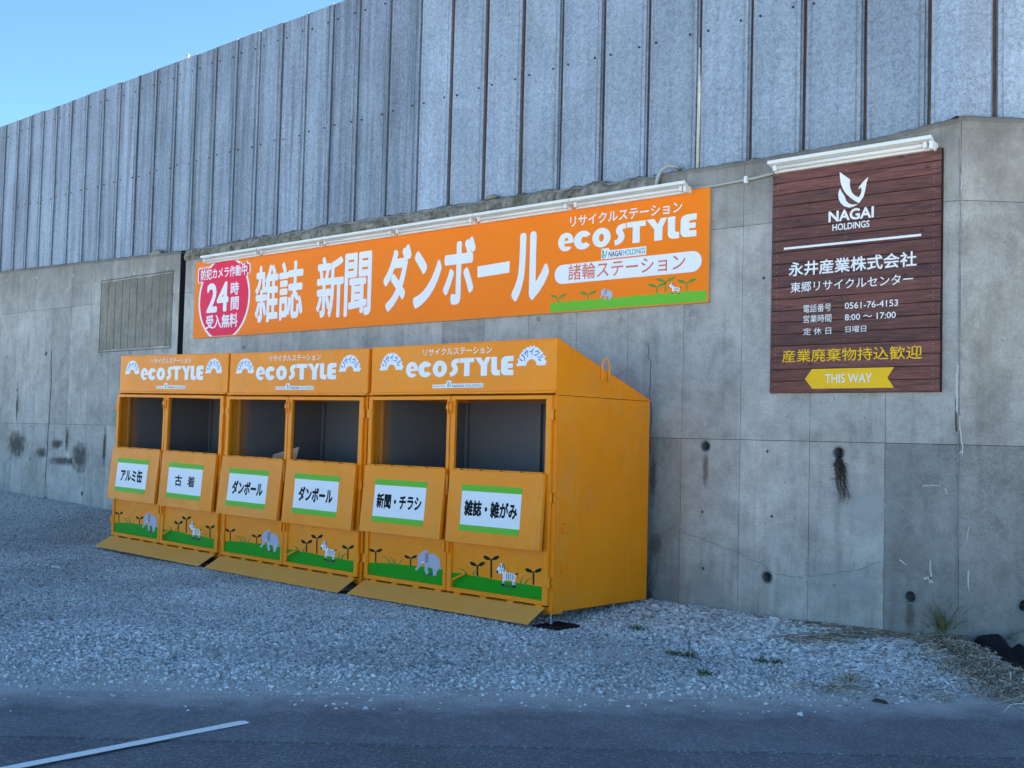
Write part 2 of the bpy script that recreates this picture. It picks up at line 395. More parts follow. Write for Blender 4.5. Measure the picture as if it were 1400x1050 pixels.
t = NT('dry_straw'); oi = t.n('ShaderNodeNewGeometry'); c = t.ramp(oi.outputs['Random Per Island'], [(0.0, (.08, .055, .04)), (.4, (.27, .205, .145)), (.75, (.50, .42, .31)), (1.0, (.80, .72, .56))]); M['straw'] = t.fin(c, .8, 0, None, .3)
M['weed'] = plain('weed_leaf', (.055, .12, .035), .6, sc=20)
M['tuft'] = plain('yellow_green_blade', (.30, .33, .13), .6, var=.5, sc=12)
M['root'] = plain('dried_brown_root', (.060, .046, .034), .85)
t = NT('field_stone'); p = t.pos(); c = t.mix(t.noise(p, 14, 6, .7), (.15, .13, .095), (.40, .37, .30)); M['rock'] = t.fin(c, .9, 0, t.bump(t.noise(p, 18, 5), .02, .8), .3)
M['soil'] = plain('dark_wet_soil', (.02, .019, .018), .9, bmp=.5)

# ------------------------------------------------------------------ ground
def lerp(a, b, t): return a+(b-a)*t
def sstep(a, b, x): t = min(1, max(0, (x-a)/(b-a))); return t*t*(3-2*t)
WB = [(-24, .56), (-19, .43), (-15.35, .32), (-9, .17), (-5.9, .10), (-4.4, .085), (-3.3, .10), (-2, .08), (4, .05)]
def wb(x):
    for (a, u), (b, v) in zip(WB, WB[1:]):
        if x <= b: return lerp(u, v, max(0, (x-a)/(b-a)))
    return WB[-1][1]
EA = Vector((-6.41, -5.50)); ED = Vector((S2, S2))        # road edge line and direction
def edge_dist(x, y):                                       # >0 on the gravel side
    return -(x-EA.x)*S2 + (y-EA.y)*S2
def ditch(x, y):                                           # dark open ditch at the foot of the turned wall
    s = ((x-CX)+(y))*S2; d = (x-CX)*S2 - y*S2              # along, away from turned wall
    return s, d
def gz(x, y):
    fr = .025+.0065*max(0, -5.9-x)
    z = lerp(wb(x), fr, sstep(0, -1.25, y))
    e = edge_dist(x, y); z = lerp(z, -.004, 1-sstep(0, .7, e))
    n = noise.noise(Vector((x*1.3, y*1.3, 0)))*.018+noise.noise(Vector((x*4, y*4, 3)))*.008
    z += n*sstep(.05, .6, e)
    s, d = ditch(x, y)
    a = sstep(.02, .16, s+.07*noise.noise(Vector((x*4, y*4, 9)))) * (1-sstep(1.15, 1.45, d+.2*noise.noise(Vector((x*2.2, y*2.2, 5)))))
    if d < -.3: a = 0
    return z-.07*a, a
nx, ny = 420, 130; X0, X1, Y0, Y1 = -26.0, 3.5, -9.0, .0
vs, fs = [], []
def fan(i, j):
    # rows run from the wall (v=0) to the road edge (v=1) so the sheet ends exactly along both
    s = i/nx; v = j/ny
    wx = lerp(-26, CX, s/.9) if s < .9 else CX+(s-.9)/.1*2.2*1.0
    wy = 0.0 if s < .9 else (wx-CX)
    # foot of the row on the road edge
    tx = lerp(-26, -3.0, s/.9)+1.9 if s < .9 else lerp(-1.1, 1.1+.0, (s-.9)/.1)
    # point on the road edge line with parameter chosen along x
    k = lerp(-24.0, 5.6, s)
    ex, ey = EA.x+ED.x*k, EA.y+ED.y*k
    return lerp(wx, ex, v), lerp(wy, ey, v)
for j in range(ny+1):
    for i in range(nx+1):
        x, y = fan(i, j); z, a = gz(x, y); vs.append((x, y, z))
fs = [(j*(nx+1)+i, (j+1)*(nx+1)+i, (j+1)*(nx+1)+i+1, j*(nx+1)+i+1) for j in range(ny) for i in range(nx)]
gm = bpy.data.meshes.new('gravel_yard'); gm.from_pydata(vs, [], fs); gm.update(); gm.shade_smooth()
if gm.polygons[0].normal.z < 0: gm.flip_normals()
link('gravel_yard', gm, M['dust'], kind='structure'); gm.materials.append(M['soil'])
for p_ in gm.polygons:
    if gz(p_.center.x, p_.center.y)[1] > .25: p_.material_index = 1
# soil bed of the ditch showing where the ground dips
MB().add([(-400, -400, -.62), (400, -400, -.62), (400, 400, -.62), (-400, 400, -.62)], [(0, 1, 2, 3)]).build('ground', M['field'], kind='structure')

def along(k, w, z): return (EA.x+ED.x*k+w*S2, EA.y+ED.y*k-w*S2, z)     # k along the road edge, w across it towards the camera
def wob(k, amp=.05): return amp*noise.noise(Vector((k*.9, 2.2, 0)))+amp*.5*noise.noise(Vector((k*4, 7.2, 0)))
# road surface: older strip beside the gravel, newer darker carriageway 15 mm lower course joint
m = MB(); K = [(-60+i*.1) for i in range(1100)]
WJ = lambda k: .9+.012*math.sin(k*1.7)+.02*noise.noise(Vector((k*2, 0, 1)))
q0 = along(0, 0, 0)
# joint line measured on the photograph through two ground points
def ground_pt(px, py, Z=0.0):
    d = ray(px, py); tt = (Z-CAM.z)/d.z; q = CAM+d*tt; return q
ja, jb = ground_pt(0, 1006), ground_pt(1400, 1036)
def kw(q): return ((q.x-EA.x)*S2+(q.y-EA.y)*S2, (q.x-EA.x)*S2-(q.y-EA.y)*S2)
(ka, wa), (kb, wb_) = kw(ja), kw(jb)
WJ = lambda k: max(.25, wa+(wb_-wa)*(k-ka)/(kb-ka))+.018*noise.noise(Vector((k*2.3, 0, 1)))+.012*noise.noise(Vector((k*9, 0, 4)))
for i, k in enumerate(K):
    m.v += [along(k, -.12+wob(k), .002), along(k, WJ(k), .002)]
m.f = [(2*i, 2*i+1, 2*i+3, 2*i+2) for i in range(len(K)-1)]
m.build('road_edge_strip', M['asphalt'], kind='structure')
m = MB()
for i, k in enumerate(K):
    m.v += [along(k, WJ(k), -.006), along(k, 5.9, -.006), along(k, WJ(k), .002)]
for i in range(len(K)-1):
    a, b = 3*i, 3*i+3; m.f += [(a, a+1, b+1, b), (a+2, a, b, b+2)]
m.build('road', M['asphalt_dark'], kind='structure')
# far side of the road: unseen lot, made pale to bounce sunlight into the shaded yard
m = MB()
for i, k in enumerate(K[::10]):
    m.v += [along(k, 5.9, .0), along(k, 90, .0)]
m.f = [(2*i, 2*i+1, 2*i+3, 2*i+2) for i in range(len(K[::10])-1)]
m.build('bounce_lot', M['field'], kind='structure')
# ground left of the yard, beyond the frame
MB().add([(-160, 0, .5), (-26, 0, .5), (-26+1.0, -22, -.01), (-160, -120, -.01)], [(0, 3, 2, 1)]).build('far_ground', M['dust'], kind='structure')
# white line
la, lb = ground_pt(338, 988), ground_pt(-60, 1066)
dv = (lb-la).normalized(); nv = Vector((-dv.y, dv.x, 0))
m = MB(); N = 60
for i in range(N+1):
    q = la.lerp(lb, i/N); h = .036+.005*noise.noise(q*6)
    if i == 0: h = .02
    m.v += [tuple(q+nv*h+Vector((0, 0, .0065))), tuple(q-nv*h+Vector((0, 0, .0065)))]
m.f = [(2*i, 2*i+1, 2*i+3, 2*i+2) for i in range(N)]
m.build('road_marking', M['roadpaint'], kind='structure')

# ------------------------------------------------------------------ loose gravel (uncountable)
def gravel():
    nx2, ny2 = 300, 100; v2, dens, siz = [], [], []
    for j in range(ny2+1):
        for i in range(nx2+1):
            s = lerp(.12, .985, i/nx2); v = lerp(0.003, 1.14, j/ny2)
            x, y = fan(s*nx, v*ny); z, a = gz(x, y); v2.append((x, y, z+.002))
            e = edge_dist(x, y)
            n = noise.noise(Vector((x*.9, y*.9, 11))); n2 = noise.noise(Vector((x*.35, y*.8, 17)))
            d = .7+.35*n+.25*n2
            d = lerp(d, 1.0, sstep(-1.6, -.5, y)*.6)
            band = sstep(.1, .9, e)
            d = d*lerp(.08, 1, band)
            comp = math.exp(-((e-1.3)/.55)**2)*sstep(-3.5, -5.5, x+.3*y)         # compacted wheel track on the left
            d *= 1-.75*comp
            if e < 0: d = .05*math.exp(e/.22)*(1+1.5*max(0, n))
            d *= (1-min(1, a*1.4))
            dens.append(max(.0, min(1, d))); siz.append((.75+.5*max(0, n2)+.55*sstep(-.9, -.1, y)*sstep(-7, -5.5, x))*lerp(.8, 1.1, sstep(-9, -5, x+y*.3)))
    me = bpy.data.meshes.new('gravel')
    f2 = [(j*(nx2+1)+i, (j+1)*(nx2+1)+i, (j+1)*(nx2+1)+i+1, j*(nx2+1)+i+1) for j in range(ny2) for i in range(nx2)]
    me.from_pydata(v2, [], f2); me.update()
    if me.polygons[0].normal.z < 0: me.flip_normals()
    for nm, dat in (('dens', dens), ('siz', siz)):
        at_ = me.attributes.new(nm, 'FLOAT', 'POINT'); at_.data.foreach_set('value', dat)
    o = link('gravel', me, M['stone'], kind='stuff')
    tag(o, 'loose crushed grey stones covering the yard in front of the concrete wall', 'gravel')
    ng = bpy.data.node_groups.new('scatter', 'GeometryNodeTree')
    ng.interface.new_socket('Geometry', in_out='INPUT', socket_type='NodeSocketGeometry')
    ng.interface.new_socket('Geometry', in_out='OUTPUT', socket_type='NodeSocketGeometry')
    N_ = ng.nodes.new; L_ = ng.links.new
    gi, go = N_('NodeGroupInput'), N_('NodeGroupOutput')
    def named(n):
        a = N_('GeometryNodeInputNamedAttribute'); a.data_type = 'FLOAT'; a.inputs[0].default_value = n; return a.outputs[0]
    def mt(op, a, b):
        q = N_('ShaderNodeMath'); q.operation = op
        for i, w in enumerate((a, b)):
            if hasattr(w, 'is_output'): L_(w, q.inputs[i])
            else: q.inputs[i].default_value = w
        return q.outputs[0]
    outs = []
    variants = []
    for k in range(5):
        ico = N_('GeometryNodeMeshIcoSphere'); ico.inputs['Radius'].default_value = 1; ico.inputs['Subdivisions'].default_value = 2
        nz = N_('ShaderNodeTexNoise'); nz.noise_dimensions = '4D'; nz.inputs['W'].default_value = k*7.3; nz.inputs['Scale'].default_value = .9; nz.inputs['Detail'].default_value = 1
        sub = N_('ShaderNodeVectorMath'); sub.operation = 'SUBTRACT'; L_(nz.outputs[1], sub.inputs[0]); sub.inputs[1].default_value = (.5, .5, .5)
        sc_ = N_('ShaderNodeVectorMath'); sc_.operation = 'SCALE'; L_(sub.outputs[0], sc_.inputs[0]); sc_.inputs['Scale'].default_value = 2.2
        sp = N_('GeometryNodeSetPosition'); L_(ico.outputs[0], sp.inputs[0]); L_(sc_.outputs[0], sp.inputs['Offset'])
        tr = N_('GeometryNodeTransform'); L_(sp.outputs[0], tr.inputs[0]); tr.inputs['Scale'].default_value = (1.1, .8+.06*k, .55+.05*k)
        sm = N_('GeometryNodeSetMaterial'); L_(tr.outputs[0], sm.inputs[0]); sm.inputs['Material'].default_value = M['stone']
        variants.append(sm.outputs[0])
    g2i = N_('GeometryNodeGeometryToInstance')
    for v_ in variants: L_(v_, g2i.inputs[0])
    join = N_('GeometryNodeJoinGeometry')
    for (dmax, smin, smax, seed) in ((4200, .005, .010, 1), (2000, .009, .017, 2), (90, .014, .024, 3)):
        dp = N_('GeometryNodeDistributePointsOnFaces'); L_(gi.outputs[0], dp.inputs[0]); dp.inputs['Seed'].default_value = seed
        L_(mt('MULTIPLY', named('dens'), float(dmax)), dp.inputs['Density'])
        ip = N_('GeometryNodeInstanceOnPoints'); L_(dp.outputs[0], ip.inputs[0]); L_(g2i.outputs[0], ip.inputs['Instance'])
        ip.inputs['Pick Instance'].default_value = True
        ri = N_('FunctionNodeRandomValue'); ri.data_type = 'INT'; ri.inputs[4].default_value = 0; ri.inputs[5].default_value = 4; ri.inputs['Seed'].default_value = seed+10
        L_(ri.outputs[2], ip.inputs['Instance Index'])
        rr = N_('FunctionNodeRandomValue'); rr.data_type = 'FLOAT_VECTOR'; rr.inputs[0].default_value = (-.7, -.7, 0); rr.inputs[1].default_value = (.7, .7, 6.28); rr.inputs['Seed'].default_value = seed+20
        L_(rr.outputs[0], ip.inputs['Rotation'])
        rs = N_('FunctionNodeRandomValue'); rs.data_type = 'FLOAT'; rs.inputs[2].default_value = smin; rs.inputs[3].default_value = smax; rs.inputs['Seed'].default_value = seed+30
        L_(mt('MULTIPLY', rs.outputs[1], named('siz')), ip.inputs['Scale'])
        L_(ip.outputs[0], join.inputs[0])
    L_(join.outputs[0], go.inputs[0])
    md = o.modifiers.new('scatter', 'NODES'); md.node_group = ng
gravel()

# ------------------------------------------------------------------ retaining wall
wall = thing('retaining_wall', 'long grey cast concrete retaining wall with weep holes, below the sheet metal fence', 'concrete wall', (-8, 0, 0))
W0 = Vector((-8, 0, 0))
def panel(x0, x1, z0, z1, holes=(), y=0.0, col=1.0, mat=None, org=None, zt=None, name='wall_panel'):
    """one formwork panel, front face at y, with round holes cut right through the face; zt: sloping top (left,right)"""
    m = MB(); T = .16; hs = sorted([h for h in holes], key=lambda h: h[1])
    cuts = [z0]; 
    for (a, b) in zip(hs, hs[1:]): cuts.append((a[1]+b[1])/2)
    cuts.append(z1)
    if not hs: cuts = [z0, z1]
    for k in range(len(cuts)-1):
        a, b = cuts[k], cuts[k+1]; last = k == len(cuts)-2
        tl, tr_ = (zt if (zt and last) else (b, b))
        if hs:
            hx, hz, hr = hs[k]; n = 20
            ring = [(hx+hr*math.cos(2*math.pi*i/n), hz+hr*math.sin(2*math.pi*i/n)) for i in range(n)]
            out = []
            for i in range(n):
                c_, s_ = math.cos(2*math.pi*i/n), math.sin(2*math.pi*i/n)
                tx = ((x1-hx) if c_ > 0 else (x0-hx))/c_ if abs(c_) > 1e-6 else 1e9
                tz = ((b-hz) if s_ > 0 else (a-hz))/s_ if abs(s_) > 1e-6 else 1e9
                t_ = min(tx, tz); out.append((hx+c_*t_, hz+s_*t_))
            corners = [(x1, b), (x0, b), (x0, a), (x1, a)]
            vs_ = [(q[0], y, q[1]) for q in ring]+[(q[0], y, q[1]) for q in out]+[(q[0], y+.14, q[1]) for q in ring]
            fs_ = []
            for i in range(n):
                j = (i+1) % n; f_ = [i, n+i]
                for cx_, cz_ in corners:
                    A, B_ = out[i], out[j]
                    on = lambda q, c_: abs(q[0]-c_[0]) < 1e-6 or abs(q[1]-c_[1]) < 1e-6
                    if abs(A[0]-B_[0]) > 1e-6 and abs(A[1]-B_[1]) > 1e-6 and on(A, (cx_, cz_)) and on(B_, (cx_, cz_)):
                        vs_.append((cx_, y, cz_)); f_.append(len(vs_)-1)
                f_ += [n+j, j]; fs_.append(tuple(f_)); fs_.append((i, j, 2*n+j, 2*n+i))
            m.add(vs_, fs_)
        else:
            m.add([(x0, y, a), (x1, y, a), (x1, y, tr_), (x0, y, tl)], [(0, 1, 2, 3)])
    zl, zr = zt if zt else (z1, z1)
    m.add([(x0, y, z0), (x1, y, z0), (x1, y, zr), (x0, y, zl), (x0, y+T, z0), (x1, y+T, z0), (x1, y+T, zr), (x0, y+T, zl)],
          [(1, 5, 6, 2), (4, 0, 3, 7), (3, 2, 6, 7), (0, 4, 5, 1)])
    o = m.build(name, mat or M['concrete'], wall, org=(org or (0, 0, 0)))
    o.color = (col, col, col, 1)
    return o
def pl(o, parent=wall, base=W0):                     # world-built part under a base empty
    o.location = Vector(o.location)-base; return o

TOP = [(-26, 4.16), (-19.3, 4.06), (-13.8, 3.90), (-9.9, 3.92), (-7.2, 3.90), (-5.9, 3.88), (-4.77, 3.875), (-3.85, 3.885), (-3.4, 3.925), (CX, 3.94)]
def top(x):
    for (a, u), (b, v) in zip(TOP, TOP[1:]):
        if x <= b: return lerp(u, v, max(0, (x-a)/(b-a)))
    return TOP[-1][1]
G = .002
ROWS = [-.8, 1.53, 3.33]
px_seams = [-3.767, -4.395, -5.031, -5.611]
xs = [CX]+px_seams
while xs[-1] > -13.3: xs.append(xs[-1]-.603)
xs = [x for x in xs if x > -13.45]+[-13.605]
WEEP = [(965, 610, .043), (1147, 619, .045), (1049, 789, .045), (1245, 816, .045)]
weep = []
for px, py, r_ in WEEP:
    q = at(px, py); weep.append((q.x, q.z, r_))
TIE = [(1049, 617), (1141, 800), (1055, 706), (961, 777), (960, 700), (1044, 380)]
ties = [(at(a, b).x, at(a, b).z, .013) for a, b in TIE]
LT = [(165, 430, .035), (62, 560, .028), (240, 692, .034), (378, 697, .034), (183, 560, .02), (108, 807, .02), (163, 925, .036), (294, 932, .036), (313, 553, .014), (118, 553, .014), (113, 690, .014), (305, 695, .014)]
lties = [(at(a/2.625, 320+b/2.625).x, at(a/2.625, 320+b/2.625).z, r_) for a, b, r_ in LT]
allh = weep+ties+lties
rnd = random.Random(3)
def fill_cols(xr, xl, mott=()):
    n = 0
    for x1, x0 in zip(xr, xr[1:]):
        for r_ in range(3):
            z0 = ROWS[r_]; z1 = ROWS[r_+1] if r_ < 2 else None
            a, b = x0+G, x1-G
            hs = [h for h in allh if a+.03 < h[0] < b-.03 and z0+.03 < h[1] < (z1 or 4)-.03]
            col = rnd.uniform(.86, 1.13); mat = None
            if x0 < -3.7 and x0 > -3.8 and r_ == 0: mat = M['concrete_mottled']; col = .85
            elif x0 > -6.3 and x0 < -5.7 and r_ == 0: col = .78
            elif x0 > -5.7 and r_ == 0: col = rnd.uniform(1.03, 1.12)
            elif x0 > -5.7 and r_ == 1: col = rnd.uniform(.95, 1.05)
            if z1 is None:
                za, zb = top(a), top(b); panel(a, b, z0+G, min(za, zb)-.0, hs, col=col*.93, mat=mat, zt=(za, zb))
            else: panel(a, b, z0+G, z1-G, hs, col=col, mat=mat)
fill_cols(xs, 0)
xl = [-13.74]
while xl[-1] > -25: xl.append(xl[-1]-.603)
# patched rectangle (filled-in opening) on the left wall section
RX0, RX1, RZ0, RZ1 = -15.83, -13.93, 2.625, 3.63
for x1, x0 in zip(xl, xl[1:]):
    for r_ in range(3):
        z0 = ROWS[r_]; z1 = ROWS[r_+1] if r_ < 2 else None
        a, b = x0+G, x1-G
        hs = [h for h in allh if a+.03 < h[0] < b-.03 and z0+.03 < h[1] < (z1 or 4)-.03]
        col = rnd.uniform(.88, 1.08)
        if z1 is None: panel(a, b, z0+G, min(top(a), top(b)), hs, col=col, zt=(top(a), top(b)))
        else: panel(a, b, z0+G, z1-G, hs, col=col)
# wall core behind the panels
m = MB()
m.add([(-26, .165, -1), (CX+.0, .165, -1), (CX, .165, 3.85), (-26, .165, 3.85), (-26, .6, -1), (CX, .6, -1), (CX, .6, 3.85), (-26, .6, 3.85)],
      [(0, 1, 2, 3), (1, 5, 6, 2), (3, 2, 6, 7), (4, 0, 3, 7), (5, 4, 7, 6)])
pl_core = m.build('wall_core', M['dark'], wall)
# black strip set flush, painted as the shade of the deep expansion gap
MB().box(-13.736, -13.608, .003, .12, -.5, 3.88).build('expansion_joint', M['dark'], wall)
# ribbed infill panel with bolts
m = MB(); n = 19; w_ = (RX1-RX0)/n
for i in range(n):
    a = RX0+i*w_; d = .006+.006*(i % 2)+rnd.uniform(0, .003)
    m.box(a+.002, a+w_-.002, -d, .02, RZ0+rnd.uniform(0, .01), RZ1-rnd.uniform(0, .012))
o = m.build('infill_panel', M['concrete'], wall, bev=.003); o.color = (.62, .60, .53, 1)
m = MB()
for a, b in ((RX0-.03, RX0-.018), (RX1+.018, RX1+.03)): m.box(a, b, -.006, .02, RZ0-.02, RZ1+.02)
m.box(RX0-.03, RX1+.03, -.006, .02, RZ1+.02, RZ1+.032); m.box(RX0-.03, RX1+.03, -.006, .02, RZ0-.032, RZ0-.02)
o = m.build('infill_border', M['concrete'], wall); o.color = (.35, .34, .3, 1)
for bx, bz in [(-15.74, 3.68), (-14.9, 3.69), (-14.02, 3.69), (-15.78, 2.56), (-15.0, 2.56), (-14.1, 2.57), (-16.7, 3.80), (-17.9, 3.86), (-19.0, 3.9), (-18.9, 2.62), (-12.2, 2.55), (-7.3, 2.66), (-6.3, 2.6), (-5.55, 2.62)]:
    m = MB().cyl((bx, -.022, bz), (bx, .02, bz), .022, .03, 8).cyl((bx, -.04, bz), (bx, -.021, bz), .011, .011, 6)
    m.build('anchor_bolt', M['lime'] if bx < -13 else M['conduit'], wall)
# weep pipes
for k, (hx, hz, hr) in enumerate(weep):
    m = MB(); n = 20
    for yy, rr in ((-.004, hr+.009), (-.006, hr+.001), (-.004, hr-.004), (.13, hr-.004), (.13, 0.0005)):
        m.v += [(hx+rr*math.cos(2*math.pi*i/n), yy, hz+rr*math.sin(2*math.pi*i/n)) for i in range(n)]
    m.f = [(j*n+i, j*n+(i+1) % n, (j+1)*n+(i+1) % n, (j+1)*n+i) for j in range(4) for i in range(n)]
    m.build('weep_pipe', M['pvc'], wall)
for hx, hz, hr in ties+lties:
    MB().cyl((hx, .05, hz), (hx, .06, hz), hr, hr, 14).build('hole_shade', M['dark'], wall)  # near-black disc painted as the shade deep in each small hole
# turned section C
rotC = rad(45)
Cb = bpy.data.objects.new('wall_turn', None); COL.objects.link(Cb); Cb.parent = wall; Cb.location = (CX, 0, 0); Cb.rotation_euler = (0, 0, rotC)
hC = (atC(1400, 828)[0], atC(1400, 828)[1], .045)
wall_c = []
for k in range(12):
    a, b = k*.603+(.006 if k == 0 else G), (k+1)*.603-G
    for r_ in range(3):
        z0 = ROWS[r_]+G; z1 = ROWS[r_+1]-G if r_ < 2 else 3.95
        hs = [hC] if (k == 0 and r_ == 0) else []
        o = panel(a, b, z0, z1, hs, col=[.86, .82, .95][r_]*rnd.uniform(.95, 1.05), mat=M['concrete_mottled'] if r_ == 0 else None)
        o.parent = Cb
# the turn is one rigid part of the wall: bake it into the wall's own space
for o in [c_ for c_ in COL.objects if c_.parent == Cb]:
    mt_ = Matrix.Translation((CX, 0, 0)) @ Matrix.Rotation(rotC, 4, 'Z')
    o.data.transform(mt_); o.parent = wall
bpy.data.objects.remove(Cb)
def Cw(s, d, z): return (CX+s*S2+d*S2, s*S2-d*S2, z)          # s along, d out in front of the turned wall
m = MB(); a, b = Cw(-.12, -.165, 0), Cw(7.3, -.165, 0); c2, d2 = Cw(7.3, -.6, 0), Cw(-.2, -.6, 0)
m.v = [(q[0], q[1], z) for z in (-1, 3.85) for q in (a, b, c2, d2)]
m.f = [(0, 1, 5, 4), (1, 2, 6, 5), (2, 3, 7, 6), (4, 5, 6, 7)]
m.build('wall_core', M['dark'], wall)
m = MB(); n = 20; rr0 = hC[2]
for dd, rr in ((.004, rr0+.008), (.006, rr0+.001), (.004, rr0-.004), (-.13, rr0-.004), (-.13, .0005)):
    m.v += [Cw(hC[0]+rr*math.cos(2*math.pi*i/n), dd, hC[1]+rr*math.sin(2*math.pi*i/n)) for i in range(n)]
m.f = [(j*n+i, j*n+(i+1) % n, (j+1)*n+(i+1) % n, (j+1)*n+i) for j in range(4) for i in range(n)]
m.build('weep_pipe', M['pvc'], wall)
# joint bead between the two sections
m = MB(); m.tube([(CX+.004*math.sin(i*1.3), -.004, -.2+i*.21) for i in range(20)], .006, 6).build('wall_joint', M['crackl'], wall)

# rough cast strip along the wall top under the fence
def cap(x0, x1, zf, name='rough_cap'):
    m = MB(); n = int((x1-x0)/.035); R_ = 7
    for i in range(n+1):
        x = lerp(x0, x1, i/n)
        zt = zf(x)
        for j in range(R_+1):
            v = j/R_
            nz = noise.noise(Vector((x*5, v*1.5, 3)))*.5+noise.noise(Vector((x*17, v*5, 8)))*.35
            z = zt-.15*(1-v)+(.07*nz+.02 if j == R_ else .03*nz)
            yy = -.014-.022*math.sin(math.pi*min(1, v*1.1))-.03*nz if 0 < j < R_ else (.01 if j == 0 else .03)
            m.v.append((x, yy, z))
        m.v.append((x, .24, zt+.03*noise.noise(Vector((x*6, 2, 2)))+.03))
    C_ = R_+2
    m.f = [(i*C_+j, (i+1)*C_+j, (i+1)*C_+j+1, i*C_+j+1) for i in range(n) for j in range(C_-1)]
    return m.build(name, M['rough_concrete'], wall, smooth=True)
cap(-13.6, -5.9, lambda x: top(x)+.0)
# thin top bed for the fence elsewhere
def bed(x0, x1):
    m = MB(); n = int((x1-x0)/.06)
    for i in range(n+1):
        x = lerp(x0, x1, i/n); zt = top(x)
        for yy, dz in ((-.004, -.03), (-.006+.006*noise.noise(Vector((x*9, 0, 0))), .004), (.03, .022+.016*noise.noise(Vector((x*11, 1, 0)))), (.3, .035)):
            m.v.append((x, yy, zt+dz))
    m.f = [(i*4+j, (i+1)*4+j, (i+1)*4+j+1, i*4+j+1) for i in range(n) for j in range(3)]
    o = m.build('wall_top', M['concrete'], wall, smooth=True); o.color = (.75, .73, .68, 1)
bed(-5.93, CX+.02); bed(-26, -13.74)
m = MB()
for i in range(61):
    s = -.02+i*.12
    for d, dz in ((.004, -.03), (.004, .004), (-.03, .02+.01*noise.noise(Vector((s*9, 0, 0)))), (-.3, .03)): m.v.append(Cw(s, d, 3.95+dz))
m.f = [(i*4+j, (i+1)*4+j, (i+1)*4+j+1, i*4+j+1) for i in range(60) for j in range(3)]
o = m.build('wall_top', M['concrete'], wall, smooth=True); o.color = (.75, .73, .68, 1)

# cracks, lime runs and stains (marks on the concrete)
def wl(pts): return [(at(a, b).x, at(a, b).z) for a, b in pts]
def jag(pts, k=4, amp=.01, sd=1):
    r_ = random.Random(sd); out = []
    for (a, b) in zip(pts, pts[1:]):
        for i in range(k): out.append((lerp(a[0], b[0], i/k)+r_.uniform(-amp, amp), lerp(a[1], b[1], i/k)+r_.uniform(-amp, amp)))
    out.append(pts[-1]); return out
c4 = lambda L: [(880+a/2.3865, 540+b/2.3865) for a, b in L]
flat('crack', [ribbon(jag(wl(c4([(120, 445), (230, 485), (320, 520), (385, 550), (420, 580), (480, 595)])), 4, .008, 2), .005),
               ribbon(jag(wl(c4([(480, 595), (550, 590), (640, 580), (700, 568), (780, 545)])), 4, .012, 3), .006)], -.0018, M['crackl'], wall)
flat('crack', [ribbon(jag(wl([(70.5, 478), (70, 530), (66, 590), (62, 660)]), 5, .01, 4), .022)], -.0018, M['crack'], wall)
flat('crack', [ribbon(jag(wl([(885, 470), (889, 500), (890, 560), (889, 620)]), 5, .012, 5), .006)], -.0018, M['crack'], wall)
flat('lime_run', [ribbon(jag(wl([(1310, 500), (1308.5, 530), (1309, 560), (1312, 585)]), 4, .006, 6), .022, .014),
                  ribbon(jag(wl([(1312.5, 585), (1315, 598), (1317, 612), (1316, 622)]), 3, .004, 7), .012, .006),
                  ribbon(wl([(1315, 617), (1309, 623), (1306, 624)]), .008, .003)], -.003, M['lime'], wall)
flat('lime_run', [ribbon(jag(wl([(1262, 665), (1274, 663), (1285, 664)]), 3, .004, 8), .008, .004),
                  ribbon(jag(wl([(1293, 668), (1296, 676)]), 3, .004, 8), .012, .004),
                  ribbon(wl([(1230, 765), (1240, 773)]), .012, .005),
                  ribbon(jag(wl([(1272.5, 765), (1273, 785), (1272, 797)]), 3, .005, 9), .008, .02),
                  ribbon(jag(wl([(1264, 792), (1272, 789), (1276, 797)]), 3, .004, 9), .016, .012),
                  ribbon(jag(wl([(1326, 720), (1322, 738), (1318, 748)]), 3, .004, 9), .006, .003)], -.0035, M['lime'], wall)
flat('lime_run', [ribbon(jag(wl([(1324.5, 780), (1325, 808)]), 3, .004, 9), .014, .006),
                  ribbon(jag(wl([(1314, 205), (1314, 250), (1312, 300)]), 3, .006, 9), .010, .004)], -.004, M['lime'], wall)
# rust-brown stripe in a rebar slot near the sign
flat('rust_streak', [ribbon(wl([(1307.5, 545), (1307, 580), (1308, 590)]), .012)], -.0025, M['root'], wall)
def stain(x, z, w_, h_, mt_, yy=-.0012):
    m = MB().add([(-w_/2, 0, -h_/2), (w_/2, 0, -h_/2), (w_/2, .0, h_/2), (-w_/2, 0, h_/2)], [(0, 1, 2, 3)])
    # a hair of depth keeps the generated box three-dimensional
    o = m.build('stain', mt_, wall, loc=(x, yy, z)); return o
for (a, b, w_, h_, mt_) in [(60, 755, .95, .6, 'stain'), (285, 800, .75, .6, 'stain'), (205, 752, .5, .22, 'stain'), (225, 815, 1.2, .18, 'stain'), (150, 785, .5, .22, 'stain'),
                            (240, 740, .16, .6, 'stain'), (375, 760, .14, .7, 'stain'), (62, 620, .12, .7, 'stain'), (163, 960, .16, .3, 'stain')]:
    q = at(a/2.625, 320+b/2.625); stain(q.x, q.z, w_, h_, M[mt_], -.0012-.0002*(a % 7))
for (px, py, w_, h_, mt_) in [(965, 640, .09, .42, 'stainb'), (1185, 690, .8, .6, 'stainw'), (1150, 800, 1.0, .5, 'stainw'), (970, 815, .6, .3, 'stainw'), (893, 655, .1, .6, 'stainb'), (897, 745, .2, .3, 'stainb'),
                              (1340, 380, .0, .0, ''), (1245, 840, .12, .3, 'stainb')]:
    if w_: q = at(px, py); stain(q.x, q.z, w_, h_, M[mt_], -.0015-.0002*(px % 5))

# re-base the wall's parts on its empty
for o in [c_ for c_ in COL.objects if c_.parent == wall]: o.location = Vector(o.location)-W0

